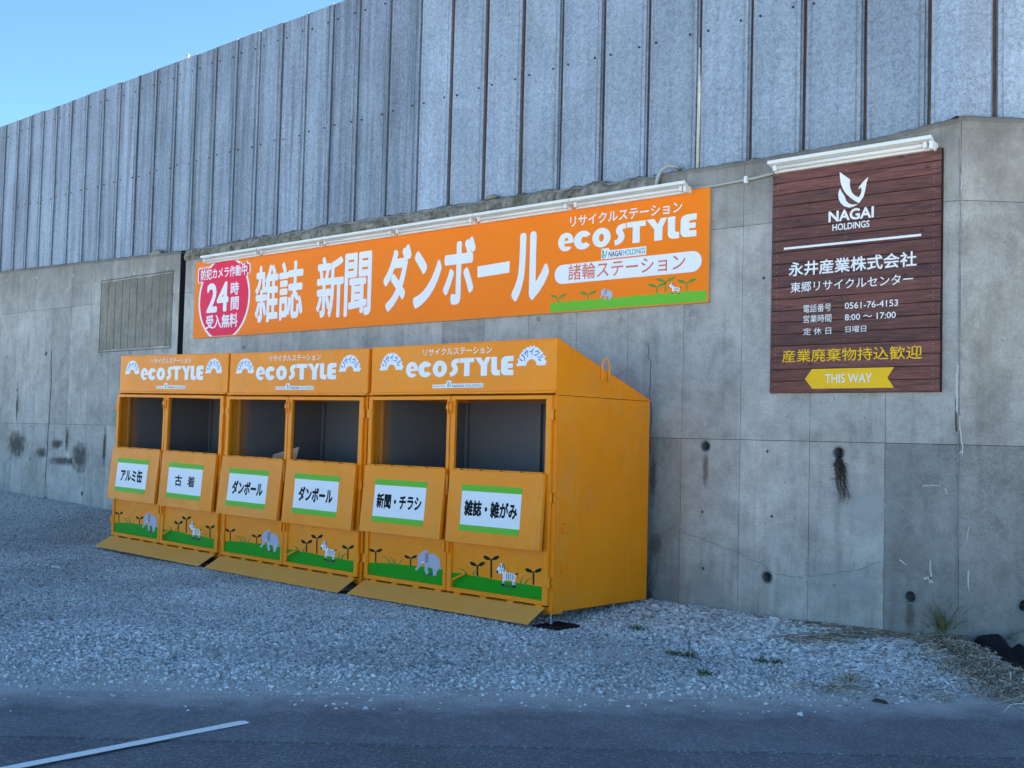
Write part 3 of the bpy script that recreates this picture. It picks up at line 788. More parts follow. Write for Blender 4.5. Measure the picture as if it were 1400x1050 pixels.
# ------------------------------------------------------------------ sheet metal fence
fence = thing('metal_fence', 'tall galvanised sheet metal fence of upright panels standing on the concrete wall', 'metal fence', (-8, .1, 3.9))
FB = Vector((-8, .1, 3.9))
FZ = 6.63
seam_px = [8.9, 26.8, 43.6, 60.7, 79.3, 99.3, 120.7, 143.6, 166, 191, 215.4, 242.9, 269.6, 297, 325.7, 356.4, 387.5, 421.4, 456.4, 492.9]
sx_ = []
for k, px in enumerate(seam_px):
    py = 174-(px-8.9)*.369
    sx_.append(at(px, py, .1).x)
for px in [534.6, 576, 620, 667, 717, 769, 826, 887, 957, 1027, 1099, 1182, 1269]: sx_.append(at(px, 2, .1).x)
CF = CX-.041                                   # where the fence line turns with the wall
U0_ = CF+.258
sx_ = [sx_[0]-.5*k for k in range(13, 0, -1)]+sx_+[U0_+.52*k for k in range(12)]
def fu(u, y): return (u, .1+y) if u <= CF else tuple(Cw(u-CF+.042, -(.1+y), 0)[:2])
rf = random.Random(11)
def fbot(u): return top(u) if u < CX else 3.955
def fpanel(x0, x1, mat):
    g = .028; tilt = rf.uniform(-.006, .006); zb = fbot((x0+x1)/2)+rf.uniform(-.005, .015)
    zt = FZ+rf.uniform(-.008, .008)
    prof = [(x0+g, .045), (x0+g, .004), (x0+g+.008, 0), (x0+g+.03, 0), (x0+g+.034, -.009), (x0+g+.042, 0)]
    prof += [(CF, 0)] if x0 < CF < x1 else [(lerp(x0+g+.05, x1-g-.05, i/3), rf.uniform(-.004, .004)) for i in range(4)]
    prof += [(x1-g-.042, 0), (x1-g-.034, -.009), (x1-g-.03, 0), (x1-g-.008, 0), (x1-g, .004), (x1-g, .045)]
    m = MB(); n = len(prof); ZS = [zb, lerp(zb, zt, .33), lerp(zb, zt, .66), zt]
    for z in ZS:
        w1, w2 = rf.uniform(-.0025, .0025), rf.uniform(-.0025, .0025)
        for i, (x, y) in enumerate(prof):
            m.v.append(fu(x+tilt*(z-zb)/2.7+(w1 if i < n/2 else w2), y)+(z,))
    m.f = [(j*n+i, j*n+i+1, (j+1)*n+i+1, (j+1)*n+i) for j in range(3) for i in range(n-1)]
    o = m.build('fence_panel', mat, fence)
    s_ = o.modifiers.new('thickness', 'SOLIDIFY'); s_.thickness = .0015; s_.offset = 1
for a, b in zip(sx_, sx_[1:]): fpanel(a, b, M['sheet'] if b < -8.9 else M['sheet2'])
def ubox(u0, u1, y0, y1, z0, z1):
    m = MB(); c_ = [fu(u0, y0), fu(u1, y0), fu(u1, y1), fu(u0, y1)]
    m.v = [(q[0], q[1], z) for z in (z0, z1) for q in c_]; m.f = [(0, 1, 5, 4), (1, 2, 6, 5), (2, 3, 7, 6), (3, 0, 4, 7), (4, 5, 6, 7), (3, 2, 1, 0)]
    return m
# cover strips behind the gaps
for k, x in enumerate(sx_):
    if x > -9.0:
        ubox(x-.026, x+.026, .035, .05, fbot(x), FZ+.008).build('seam_strip', M['rust'], fence)
        if x > -7.5: ubox(x-.026, x-.008, .018, .034, fbot(x), lerp(fbot(x), FZ, .8)).build('seam_strip', M['sheet'], fence)
    else:
        m = MB().box(x-.027, x+.027, .112, .15, top(x), FZ+.009); m.box(x-.012, x+.012, .086, .112, top(x), FZ+.006); m.build('seam_strip', M['sheet'], fence)
xq = min(sx_, key=lambda v: abs(v-at(957, 2, .1).x)); MB().cyl((xq+.008, .098, fbot(xq)-.02), (xq+.004, .104, 5.0), .017, .008, 10).build('pale_pipe', M['lime'], fence, smooth=True)
# horizontal rails carrying the sheets
for z in (5.14, 6.43, 4.2):
    MB().box(-26, CX, .152, .2, z-.03, z+.03).build('rail', M['rust'], fence)
    m = MB(); c_ = [Cw(0, -.152, 0), Cw(6.4, -.152, 0), Cw(6.4, -.2, 0), Cw(0, -.2, 0)]
    m.v = [(q[0], q[1], zz) for zz in (z-.03, z+.03) for q in c_]; m.f = [(0, 1, 5, 4), (1, 2, 6, 5), (2, 3, 7, 6), (3, 0, 4, 7), (4, 5, 6, 7), (3, 2, 1, 0)]
    m.build('rail', M['rust'], fence)
m = MB()
for a, b in zip(sx_, sx_[1:]):
    if b > CF: continue
    for z in (5.14, 6.42):
        for x in (a+.095, b-.095):
            z_ = z+rf.uniform(-.012, .012); m.cyl((x, .088, z_), (x, .102, z_), .011, .011, 6)
m.build('screw_heads', M['screw'], fence, kind='stuff')
q = at(256, 80, .15)
MB().cyl((q.x, .16, 6.5), (q.x-.02, .16, FZ+.07), .022, .022, 8).cyl((q.x-.02, .16, FZ+.07), (q.x-.02, .16, FZ+.085), .035, .035, 8).build('post_end', M['conduit'], fence)
for o in [c_ for c_ in COL.objects if c_.parent == fence]: o.location = Vector(o.location)-FB

# ------------------------------------------------------------------ shared lettering shapes
def logo_eco():
    """eco STYLE in a frame 1080 x 200: (white polygons, background polygons laid over)"""
    P, Bk = [], []
    P.append(ell(64, 90, 66, 90, 0, 318, 30)+[(92, 42)]+ell(70, 84, 22, 44, 300, 195, 6)+[(128, 76)])
    Bk.append([(52, 100), (84, 100), (84, 112), (78, 126), (68, 130), (58, 124), (52, 112)])
    P.append(ell(207, 88, 74, 90, 30, 326, 30)+[(232, 66)]+ell(214, 88, 20, 32, 300, 60, 8)+[(232, 112)])
    P.append(ell(360, 90, 74, 92, 0, 360, 36)); Bk.append(ell(360, 88, 20, 38, 0, 360, 20))
    P.append(ribbon([(553, 172), (522, 170), (508, 160), (500, 142), (503, 122), (514, 104), (520, 88), (518, 62), (508, 42), (492, 28), (466, 24)], 50))
    P.append([(560, 200), (560, 152), (607, 150), (607, 2), (662, 2), (662, 150), (706, 150), (706, 200)])
    P.append([(712, 200), (770, 200), (797, 148), (820, 200), (866, 200), (834, 118), (832, 0), (772, 0), (772, 105)])
    P.append([(872, 200), (926, 200), (926, 72), (932, 58), (956, 56), (956, 0), (910, 0), (886, 12), (873, 38)])
    P.append([(1080, 202), (1004, 202), (978, 188), (966, 162), (966, 38), (978, 12), (1004, 0), (1080, 0), (1080, 54), (1034, 56), (1026, 66), (1030, 76), (1074, 76), (1074, 122), (1030, 122), (1026, 134), (1034, 146), (1080, 148)])
    return P, Bk
def place(polys, x0, x1, z0, z1, W_, H_):
    return [[(x0+a/W_*(x1-x0), z0+b/H_*(z1-z0)) for a, b in P] for P in polys]
EMB = [[(293,105),(350,148),(447,215),(438,260),(445,330),(470,400),(515,445),(565,470),(598,420),(608,365),(602,325),(562,358),(578,310),(640,235),(707,175),(680,260),(665,350),(640,450),(610,500),(572,555),(510,520),(440,470),(380,410),(340,350),(310,270),(298,190)],
       [(300,340),(322,390),(350,430),(372,470),(385,515),(420,555),(470,575),(555,568),(500,600),(430,618),(360,600),(310,555),(282,500),(272,430),(282,380)]]

# ------------------------------------------------------------------ banner
BX0, BX1, BZ0, BZ1 = -13.310, -5.353, 2.704, 3.712
ban = thing('banner_sign', 'long orange banner sign with big white Japanese lettering on the concrete wall', 'banner sign', (BX0, 0, BZ0))
BB = Vector((BX0, 0, BZ0)); BY = -.0315
def bpart(o): o.location = Vector(o.location)-BB; return o
bpart(MB().box(BX0, BX1, -.03, -.003, BZ0, BZ1).build('sign_panel', M['banner'], ban))
m = MB().box(BX1, BX1+.006, -.031, -.003, BZ0-.004, BZ1+.004); m.box(BX0-.006, BX0, -.031, -.003, BZ0-.004, BZ1+.004); m.box(BX0, BX1, -.031, -.003, BZ1, BZ1+.004); m.box(BX0, BX1, -.031, -.003, BZ0-.004, BZ0)
bpart(m.build('sign_edge', M['aluminium'], ban))
c5 = lambda a, b: at(250+a/3.784, 310+b/3.784, BY)
c6 = lambda a, b: at(600+a/3.590, 230+b/3.590, BY)
def rng(*q):                                       # bounding x and mean z from points: left-bottom, left-top, right-top, right-bottom
    return min(v.x for v in q), max(v.x for v in q)
def bt(body, l, r_, zt, zb, mat='white', bold=.0, y=BY, name='lettering'):
    return bpart(text(body, l, r_, zb, zt, y, M[mat], ban, bold, name))
BOLD = .022
def T5(body, x0, x1, yt, yb, f=c5, xt=None, mat='white', bold=BOLD, y=BY):
    xc = xt if xt is not None else (x0+x1)/2
    return bt(body, f(x0, (yt+yb)/2).x, f(x1, (yt+yb)/2).x, f(xc, yt).z, f(xc, yb).z, mat, bold, y)
T5('雑', 375, 493, 198, 494); T5('誌', 497, 622, 176, 481)
T5('新', 693, 831, 152, 472); T5('聞', 836, 975, 132, 461)
T5('ダ', 1037, 1180, 96, 437, xt=1115, bold=.035); T5('ン', 1192, 1338, 118, 420, xt=1265, bold=.04)
T5('ボ', 22, 178, 342, 668, f=c6, bold=.035)
P = [(190, 482), (348, 456), (346, 512), (190, 537)]
bpart(flat('lettering', [[(c6(a, b).x, c6(a, b).z) for a, b in P]], BY, M['white'], ban))
T5('ル', 358, 542, 312, 650, f=c6, bold=.04)
# red badge
bc = c5(211, 372); rx = (c5(334, 372).x-c5(85, 372).x)/2; rz = (c5(211, 165).z-c5(211, 372).z)
def clipz(P, z): return [(a, max(b, z)) for a, b in P]
bpart(flat('badge_border', [clipz(ell(bc.x, bc.z, rx+.035, rz+.03, n=60), BZ0+.008)], BY+.0004, M['white'], ban))
bpart(flat('badge', [clipz(ell(bc.x, bc.z, rx, rz, n=60), BZ0+.010)], BY, M['red'], ban))
a, b = c5(83, 250), c5(345, 225)
bpart(text('防犯カメラ作動中', a.x-.02, b.x+.02, c5(211, 268).z-.03, c5(211, 208).z+.04, BY+.0008, M['white'], ban, .17, 'lettering_border'))
bpart(text('防犯カメラ作動中', a.x, b.x, c5(211, 268).z-.014, c5(211, 208).z+.022, BY-.0002, M['red'], ban, .12, 'lettering_outline'))
bpart(text('防犯カメラ作動中', a.x+.05, b.x-.05, c5(211, 268).z+.01, c5(211, 208).z, BY-.0012, M['white'], ban, .02))
T5('24', 124, 236, 288, 442, bold=.03, y=BY-.0004); T5('時', 248, 290, 285, 352, y=BY-.0004); T5('間', 248, 289, 362, 430, y=BY-.0004)
T5('受入無料', 120, 283, 452, 524, bold=.025, y=BY-.0004)
# right block
q0, q1 = c6(645, 250), c6(1195, 190)
bt('リサイクルステーション', q0.x, q1.x, c6(920, 198).z, c6(920, 252).z, bold=.012)
Pw, Pb = logo_eco(); q0, q1 = c6(587, 355), c6(1265, 275)
zt, zb = c6(960, 262).z, c6(960, 368).z
bpart(flat('logo_lettering', place(Pw, q0.x, q1.x, zb, zt, 1080, 200), BY, M['white'], ban))
for P_ in place(Pb, q0.x, q1.x, zb, zt, 1080, 200): bpart(flat('logo_counter', [P_], BY-.0004, M['banner'], ban))
q0, q1 = c6(797, 420), c6(1018, 398)
zc = c6(905, 410).z
W_ = q1.x-q0.x; zc -= .008
bpart(flat('company_backing', [[(q0.x, zc-.04), (q1.x, zc-.04), (q1.x, zc+.036), (q0.x+.2*W_, zc+.036), (q0.x+.17*W_, zc+.058), (q0.x, zc+.058)]], BY, M['white'], ban))
bpart(flat('company_emblem', [[(q0.x+.01*W_+(a-272)/435*.13*W_, zc+.054-(b-105)/513*.09) for a, b in E_] for E_ in EMB], BY-.0004, M['teal'], ban))
bt('NAGAI', q0.x+.17*W_, q0.x+.47*W_, zc+.026, zc-.028, 'navy', .02, BY-.0004); bt('HOLDINGS', q0.x+.5*W_, q1.x-.02*W_, zc+.026, zc-.028, 'teal', .01, BY-.0004)
# pill with station name
a, b = c6(568, 525), c6(1290, 455); zt, zb = c6(930, 440).z, c6(930, 538).z; h = (zt-zb)/2; hw = h*1.05
Pp = ell(b.x-hw, (zt+zb)/2, hw, h, -90, 90, 14)+ell(a.x+hw, (zt+zb)/2, hw, h, 90, 270, 14)
bpart(flat('name_plate', [Pp], BY, M['white'], ban))
bt('諸輪ステーション', c6(635, 520).x, c6(1210, 470).x, c6(920, 450).z+.012, c6(920, 528).z+.005, 'salmon', .008, BY-.0004)
# grass strip
gx0, gx1 = c6(545, 690).x, BX1-.012; z1a = c6(545, 663).z; z1b = c6(1315, 598).z
top_ = [(lerp(gx1, gx0, i/80), lerp(z1b, z1a, i/80)+.022*noise.noise(Vector((i*.5, 0, 2)))+(.02 if i % 3 == 0 else 0)*abs(noise.noise(Vector((i*.13, 5, 2))))*2) for i in range(81)]
bpart(flat('grass_strip', [[(gx0, BZ0+.008), (gx1, BZ0+.008)]+top_], BY, M['lgreen'], ban))
SPR = lambda sx, z0, z1, w_: [ribbon([(sx, z0), (sx, z1)], .016*w_), [(sx, z1), (sx+.05*w_, z1+.035*w_), (sx+.13*w_, z1+.045*w_), (sx+.10*w_, z1+.012*w_), (sx+.04*w_, z1-.005*w_)],
                              [(sx, z1), (sx-.05*w_, z1+.035*w_), (sx-.13*w_, z1+.045*w_), (sx-.10*w_, z1+.012*w_), (sx-.04*w_, z1-.005*w_)]]
for (a, b0, b1) in [(586, 660, 636), (733, 640, 620), (1070, 612, 582), (1111, 608, 556), (1216, 604, 562)]:
    bpart(flat('sprout', SPR(c6(a, b0).x, c6(a, b0).z, c6(a, b1).z, .8), BY-.0004, M['mgreen'], ban))

ELE = [(700,615),(735,618),(745,655),(790,655),(830,675),(852,710),(860,760),(855,795),(880,800),(875,812),(845,808),(825,835),(818,875),(782,875),(785,840),(778,805),(740,785),(732,800),(738,860),(712,862),(698,820),(700,770),(690,745),(665,768),(640,800),(618,825),(598,808),(615,795),(630,770),(630,735),(625,700),(635,665),(665,635)]
EAR = [(705,640),(738,640),(742,700),(732,745),(712,748),(700,725)]
TUSK = [(665,742),(688,725),(692,740),(672,752)]
ZEB = [(510,462),(525,465),(540,500),(548,525),(560,540),(600,545),(622,550),(632,570),(622,605),(625,655),(603,655),(600,605),(555,600),(538,605),(535,640),(516,640),(522,600),(525,560),(522,545),(500,548),(480,545),(473,525),(480,505),(500,480)]
ZST = [[(500,482),(506,478),(512,500),(506,502)],[(516,470),(522,470),(532,505),(525,507)],[(508,512),(512,510),(520,530),(516,534)],[(528,515),(534,514),(542,535),(536,538)],[(555,545),(560,545),(556,592),(551,590)],[(568,547),(573,547),(571,598),(566,597)],[(582,548),(587,548),(587,600),(582,600)],[(597,550),(602,550),(604,600),(599,600)],[(611,553),(615,553),(617,590),(612,592)],
       [(517,612),(536,612),(536,618),(517,618)],[(604,618),(623,618),(623,624),(604,624)],[(603,636),(624,636),(624,641),(603,641)]]
ZBK = [[(473,525),(482,520),(490,530),(490,545),(480,546)],[(516,625),(536,625),(536,642),(516,642)],[(603,642),(625,642),(626,658),(603,658)],[(524,462),(532,468),(545,520),(540,522)],[(622,552),(635,545),(650,545),(645,556),(628,560)]]
# small animals on the banner
ex0, ex1 = c6(788, 620).x, c6(858, 610).x; ez0, ez1 = c6(822, 648).z, c6(822, 590).z
fe = lambda L: [[(lerp(ex0, ex1, (a-598)/282), lerp(ez1, ez0, (b-615)/260)) for a, b in Q] for Q in L]
bpart(flat('elephant_picture', fe([ELE]), BY-.0006, M['elephant'], ban)); bpart(flat('elephant_ear', fe([EAR]), BY-.001, M['elephant_dark'], ban))
ex0_, ex1_, ez0_, ez1_ = c6(1128, 590).x, c6(1190, 585).x, c6(1160, 618).z, c6(1160, 560).z
fz = lambda L: [[(lerp(ex0_, ex1_, (a-473)/177), lerp(ez1_, ez0_, (b-462)/196)) for a, b in Q] for Q in L]
bpart(flat('zebra_picture', fz([ZEB]), BY-.0006, M['white'], ban)); bpart(flat('zebra_stripes', fz(ZST+ZBK), BY-.001, M['black'], ban))

# ------------------------------------------------------------------ wooden company sign
SX0, SX1, SZ0, SZ1 = -4.7424, -3.3315, 1.9154, 3.7354
sign = thing('company_sign', 'dark red-brown board sign with white and yellow lettering near the wall corner', 'wooden sign', (SX0, 0, SZ0))
SB = Vector((SX0, 0, SZ0)); SY = -.0425
def sp(o): o.location = Vector(o.location)-SB; return o
sp(MB().box(SX0, SX1, -.024, -.004, SZ0, SZ1).build('backing_board', M['edge_dark'], sign))
NP = 19; ph_ = (SZ1-SZ0)/NP; rp = random.Random(5); nails = MB()
for i in range(NP):
    z0, z1 = SZ0+i*ph_+.002, SZ0+(i+1)*ph_-.002
    m = MB().box(SX0+.004, SX1-.004-rp.uniform(0, .003), -.04+rp.uniform(0, .0012), -.0245, z0, z1)
    o = sp(m.build('plank', M['wood'], sign, bev=.0025))
    for x in (SX0+.055, (SX0+SX1)/2-.05, SX1-.055):
        for dz in (.28, .72): nails.cyl((x, -.0425, z0+dz*ph_), (x, -.039, z0+dz*ph_), .0028, .0028, 6)
sp(nails.build('nail_heads', M['conduit'], sign, kind='stuff'))
c7 = lambda a, b: at(1030+a/2.839, 180+b/2.839, SY)
def st(body, x0, x1, ylt, ylb, yrt, yrb, mat='whitesign', bold=.012, y=SY):
    zt = (c7(x0, ylt).z+c7(x1, yrt).z)/2; zb = (c7(x0, ylb).z+c7(x1, yrb).z)/2
    return sp(text(body, c7(x0, ylt).x, c7(x1, yrt).x, zb, zt, y, M[mat], sign, bold))
st('NAGAI', 292, 468, 308, 352, 290, 334, bold=.03); st('HOLDINGS', 307, 451, 360, 385, 343, 370, bold=.02)
zz = lambda a, b: (lambda q: (q.x, q.z))(at(1120+a/10.5, 225+b/10.5, SY))
sp(flat('company_emblem', [[zz(a, b) for a, b in E_] for E_ in EMB], SY, M['whitesign'], sign))
zl = (c7(125, 456).z+c7(655, 398).z)/2; sp(flat('rule_line', [[(c7(125, 0).x, zl-.009), (c7(655, 0).x, zl-.009), (c7(655, 0).x, zl+.009), (c7(125, 0).x, zl+.009)]], SY, M['whitesign'], sign))
st('永井産業株式会社', 138, 634, 505, 560, 466, 526, bold=.018)
st('東郷リサイクルセンター', 145, 620, 583, 625, 552, 592, bold=.008)
st('電話番号', 194, 302, 672, 702, 666, 697, bold=.003); st('0561-76-4153', 355, 562, 663, 688, 651, 677, bold=.01)
st('営業時間', 194, 303, 712, 742, 708, 738, bold=.003); st('8:00 ～ 17:00', 355, 553, 708, 732, 699, 724, bold=.01)
st('定 休 日', 194, 302, 762, 790, 758, 786, bold=.003); st('日曜日', 358, 438, 756, 780, 752, 776, bold=.003)
st('産業廃棄物持込歓迎', 112, 655, 848, 896, 828, 882, 'yellow', .006)
A = [c7(200, 958), c7(228, 926), c7(546, 920), c7(520, 950), c7(546, 980), c7(228, 986)]
zm = c7(200, 958).z-.004; P = [(A[0].x, zm), (A[1].x, zm+.078), (A[2].x, zm+.078), (A[3].x, zm), (A[4].x, zm-.078), (A[5].x, zm-.078)]
sp(flat('arrow', [P], SY, M['yellow'], sign))
sp(text('THIS WAY', c7(278, 950).x, c7(460, 950).x, zm-.036, zm+.036, SY-.0006, M['whitesign'], sign, .006))

# ------------------------------------------------------------------ fluorescent lights
def light(x0, x1, z, label, group=None, endcap=False):
    t_ = thing('fluorescent_light', label, 'light fixture', (x0, 0, z), group=group)
    L = x1-x0
    MB().box(0.03, L-.03, -.075, -.003, -.055, -.012).build('housing', M['fixture'], t_, bev=.004)
    m = MB(); pr_ = [(-.06, -.008), (-.130, .020), (-.134, .012), (-.138, .013), (-.138, .040), (-.132, .042), (-.07, .004), (-.004, .004), (-.004, -.008)]
    m.prism_x([(a, b) for a, b in pr_][::-1], 0.0, L); m.build('reflector', M['fixture'], t_)
    MB().cyl((.06, -.100, -.022), (L-.06, -.100, -.022), .0155, .0155, 12).build('tube', M['glass_tube'], t_, smooth=True)
    for x in (.04, L-.07): MB().box(x, x+.03, -.12, -.0755, -.046, .0).build('socket', M['fixture'], t_, bev=.003)
    if endcap: MB().box(L-.022, L+.004, -.128, -.004, -.06, .004).build('end_cap', M['fixture'], t_, bev=.006)
    return t_
lx = [-13.053, -11.80, -10.56, -9.32, -8.09, -6.835, -5.535]
ords = ['leftmost fluorescent light over the orange banner, above the red badge', 'second fluorescent light from the left over the banner, above 雑誌', 'fluorescent light over the banner above 新聞',
        'fluorescent light over the banner above the first letters of ダンボール', 'fluorescent light over the banner above the end of ダンボール', 'rightmost fluorescent light over the orange banner, with the grey conduit at its end']
for i in range(6): light(lx[i]+.004, lx[i+1]-.004, 3.722, ords[i], 'fluorescent lights over the orange banner', i == 5)
light(-4.735, -3.375, 3.775, 'single fluorescent light above the brown board sign', None, True)
# conduit
m = MB(); m.tube([(-5.53, -.03, 3.71), (-5.3, -.022, 3.705), (-5.15, -.018, 3.712), (-4.9, -.018, 3.722), (-4.70, -.03, 3.738)], .013, 8)
cond = thing('conduit_pipe', 'thin grey conduit running on the wall between the banner light and the sign light', 'conduit', (-5.53, 0, 3.71))
o = m.build('pipe', M['conduit'], cond, smooth=True); o.location = (5.53, 0, -3.71)
MB().box(-.015, .015, -.038, -.002, -.03, .03).build('clip', M['fixture'], cond, bev=.004, loc=(.53, 0, .007))
qa, qb, qc = at(898, 250, -.05), at(901, 234, -.05), at(925, 229, .04)
o = MB().tube([(qa.x, -.06, qa.z-.03), (qa.x+.01, -.05, qa.z+.05), (qb.x+.01, -.04, qb.z), (qb.x+.06, -.02, qb.z+.045), (qb.x+.13, .03, qb.z+.04), (qc.x, .1, qc.z-.01)], .017, 8).build('bent_cable_pipe', M['conduit'], None, smooth=True, org=(qa.x, 0, qa.z))
tag(o, 'short grey bent pipe hooking from the banner light over the top of the wall', 'pipe')

# ------------------------------------------------------------------ recycling boxes
BW, BD, BH, HH = 2.233, 1.279, 2.171, 1.745
FY = -1.4293
BOX = [(-12.6504, .1806, -.0138), (-10.3736, .1429, -.0085), (-8.0776, .1269, .001)]
def b3(px, py, out=0.0):                          # pixel -> local coordinates on the third box's front
    q = at(px, py, FY-out); x0, z0, t_ = BOX[2]; a, b = q.x-x0, q.z-z0
    return (a*math.cos(t_)+b*math.sin(t_), -a*math.sin(t_)+b*math.cos(t_))
k3 = lambda a, b, out=0.0: b3(470+a/2.387, 440+b/2.387, out)
kL = lambda L: [b3(490+a/7.5, 670+b/7.5, -.012) for a, b in L]
kR = lambda L: [b3(600+a/5.833, 690+b/5.833, -.012) for a, b in L]
O, OD = M['orange'], M['orange_dusty']
def make_box():
    t_ = thing('recycling_box', 'x', 'recycling bin', (0, 0, 0))
    # carcass
    side = [(0.02, 0.0), (BD, 0.0), (BD, 1.720), (0.012, 2.163), (0.012, HH), (.02, HH)]
    for s, nm in ((0, 'side_panel'), (1, 'side_panel')):
        x0, x1 = (0.0, .012) if s == 0 else (BW-.012, BW)
        m = MB(); low = [(.03, .0), (BD, .0), (BD, HH-.03), (.03, HH-.03)]; up = [(.02, HH-.026), (BD-.002, HH-.026), (BD-.002, 1.722), (.012, 2.165), (.012, HH-.026)]
        m.prism_x([(a, b) for a, b in low], x0, x1)
        m.build('side_panel', O, t_, bev=.003)
        m = MB().prism_x([(.006, HH-.026), (BD, HH-.026), (BD, 1.722), (.006, 2.167)], x0-(0.0), x1); m.build('gable_panel', O, t_, bev=.002)
    MB().box(.012, BW-.012, BD-.012, BD-.001, .0, 1.715).build('back_panel', M['primer'], t_)
    MB().box(.012, BW-.012, .03, BD-.013, .02, .035).build('floor_panel', M['primer'], t_)
    # primer lining of the side walls
    for x in (.0125, BW-.0145): MB().box(x, x+.002, .034, BD-.013, .036, HH-.04).build('side_lining', M['primer'], t_)
    m = MB()
    for x in (.016, .98): m.box(x, x+.035, BD-.05, BD-.0125, .036, HH-.05)
    m.box(.051, .98, BD-.05, BD-.0125, .70, .74); m.box(1.016, BW-.02, BD-.05, BD-.0125, .70, .74); m.build('inner_frame', M['primer'], t_, bev=.003)
    MB().box(.015, .05, .10, .13, .036, HH-.04).build('inner_upright', M['primer'], t_, bev=.003)
    # roof
    m = MB().add([(-.004, -.004, 2.171), (BW+.004, -.004, 2.171), (BW+.004, BD+.004, 1.726), (-.004, BD+.004, 1.726), (-.004, -.004, 2.163), (BW+.004, -.004, 2.163), (BW+.004, BD+.004, 1.718), (-.004, BD+.004, 1.718)],
                 [(0, 1, 2, 3), (7, 6, 5, 4), (4, 5, 1, 0), (5, 6, 2, 1), (6, 7, 3, 2), (7, 4, 0, 3)]); m.build('roof', O, t_)
    # header
    MB().box(.002, BW-.002, -.001, .0055, HH+.008, 2.162).build('header_board', O, t_, bev=.002)
    MB().box(.0, BW, -.022, .0055, HH-.014, HH+.0075).build('header_lip', O, t_, bev=.004)
    # lifting lugs: bent rods standing on the roof edge
    for x in (-.011, BW+.011):
        zz_ = 1.95; yy = .62
        z0 = 2.167-(yy-0)*(.445/BD)
        MB().tube([(x, yy-.045, z0-.085), (x, yy-.045, z0+.055), (x, yy-.028, z0+.082), (x, yy, z0+.092), (x, yy+.028, z0+.082), (x, yy+.045, z0+.055), (x, yy+.045, z0-.10)], .010, 8).build('lifting_lug', OD, t_, smooth=True)
    # corner posts
    for x in (0.0, BW-.034): MB().box(x, x+.034, .004, .03, .0, HH-.028).build('corner_post', O, t_, bev=.003)
    MB().box(.034, BW-.034, .006, .03, .0, .04).build('bottom_rail', O, t_, bev=.003)
    MB().box(1.062, 1.078, .012, .05, .042, HH-.028).build('middle_post', O, t_, bev=.002)
    MB().box(-.004, .0, .004, .03, .02, HH-.05).build('corner_trim', O, t_)
    for x in (BW+.0, ): MB().box(x, x+.0035, .034, .05, .01, HH-.06).build('corner_trim', O, t_)
    # doors
    for s, (x0, x1, ox0, ox1) in enumerate(((.007, 1.066, .052, 1.030), (1.076, 2.205, 1.130, 2.150))):
        d = MB().box(x0, ox0, -.026, .003, .055, 1.715).box(ox1, x1, -.026, .003, .055, 1.715)
        d.box(ox0, ox1, -.026, .003, 1.683, 1.715).box(ox0, ox1, -.026, .003, 1.068, 1.10).box(ox0, ox1, -.026, .003, .055, .092)
        dr = d.build('door_frame', O, t_, bev=.003)
        MB().box(ox0+.0005, ox1-.0005, -.010, .001, .0925, 1.0675).build('door_panel', O, dr)
        MB().box(x0+.004, x1-.004, -.0255, -.012, 1.0, 1.0).build('x', O, dr) if False else None
        hx = x0 if s == 0 else x1
        for hz in (1.56, .90, .235):
            sg = -1 if s == 0 else 1
            h = MB().cyl((hx+sg*.012, -.022, hz-.04), (hx+sg*.012, -.022, hz+.04), .012, .012, 10)
            h.box(min(hx-sg*.03, hx+sg*.01), max(hx-sg*.03, hx+sg*.01), -.031, -.0265, hz-.038, hz+.038)
            hh = h.build('hinge', O, t_, bev=.001)
        # latch rod guides at the meeting edge
        mx = x1 if s == 0 else x0; sg = -1 if s == 0 else 1
        MB().cyl((mx+sg*.015, -.036, 1.56), (mx+sg*.015, -.036, 1.67), .008, .008, 8).box(min(mx, mx+sg*.03), max(mx, mx+sg*.03), -.045, -.0265, 1.60, 1.64).build('latch', O, dr, bev=.002)
        MB().box(min(mx+sg*.008, mx+sg*.033), max(mx+sg*.008, mx+sg*.033), -.044, -.0265, .38, .50).build('latch_bracket', O, dr, bev=.003)
        # small cleats below the door
        c_ = MB()
        for i in range(4): xx = lerp(x0+.1, x1-.12, i/3); c_.box(xx, xx+.07, -.03, .0035, .038, .0545)
        c_.build('door_cleats', O, dr, kind='stuff')
        # hanging flap
        fw, fh = (1.043, .60) if s == 0 else (1.052, .607)
        fx = .026 if s == 0 else 1.126
        fp = MB().box(0, fw, -.008, .0, -fh, 0).box(0, .008, .0, .028, -fh, 0).box(fw-.008, fw, .0, .028, -fh, 0).box(.008, fw-.008, .0, .028, -fh, -fh+.008).box(.008, fw-.008, 0, .02, -.008, 0)
        fl = fp.build('drop_flap', O, t_, bev=.002, loc=(fx, -.056, 1.088)); fl.rotation_euler = (-.085+(.012 if s else 0), 0, 0)
        kn = MB()
        for i in range(5): xx = lerp(.03, fw-.11, i/4); kn.cyl((xx, .008, .006), (xx+.08, .008, .006), .008, .008, 8)
        kn.build('flap_hinge', O, fl)
        # notice sticker
        sx0, sx1, sz0, sz1 = .165, .835, -.505, -.120
        yq = -.0095
        flat('sticker', [[(sx0, sz0+.052), (sx1, sz0+.052), (sx1, sz1-.052), (sx0, sz1-.052)]], yq, M['white'], fl)
        flat('sticker_border', [[(sx0-.012, sz0), (sx1-.01, sz0), (sx1-.01, sz0+.052), (sx0-.012, sz0+.052)], [(sx0-.01, sz1-.052), (sx1+.004, sz1-.052), (sx1+.004, sz1), (sx0-.01, sz1)]], yq-.0002, M['lgreen'], fl)
    # bent handle rod on the right door
    hp = kR([(130, 645), (150, 592), (200, 568), (250, 545)])
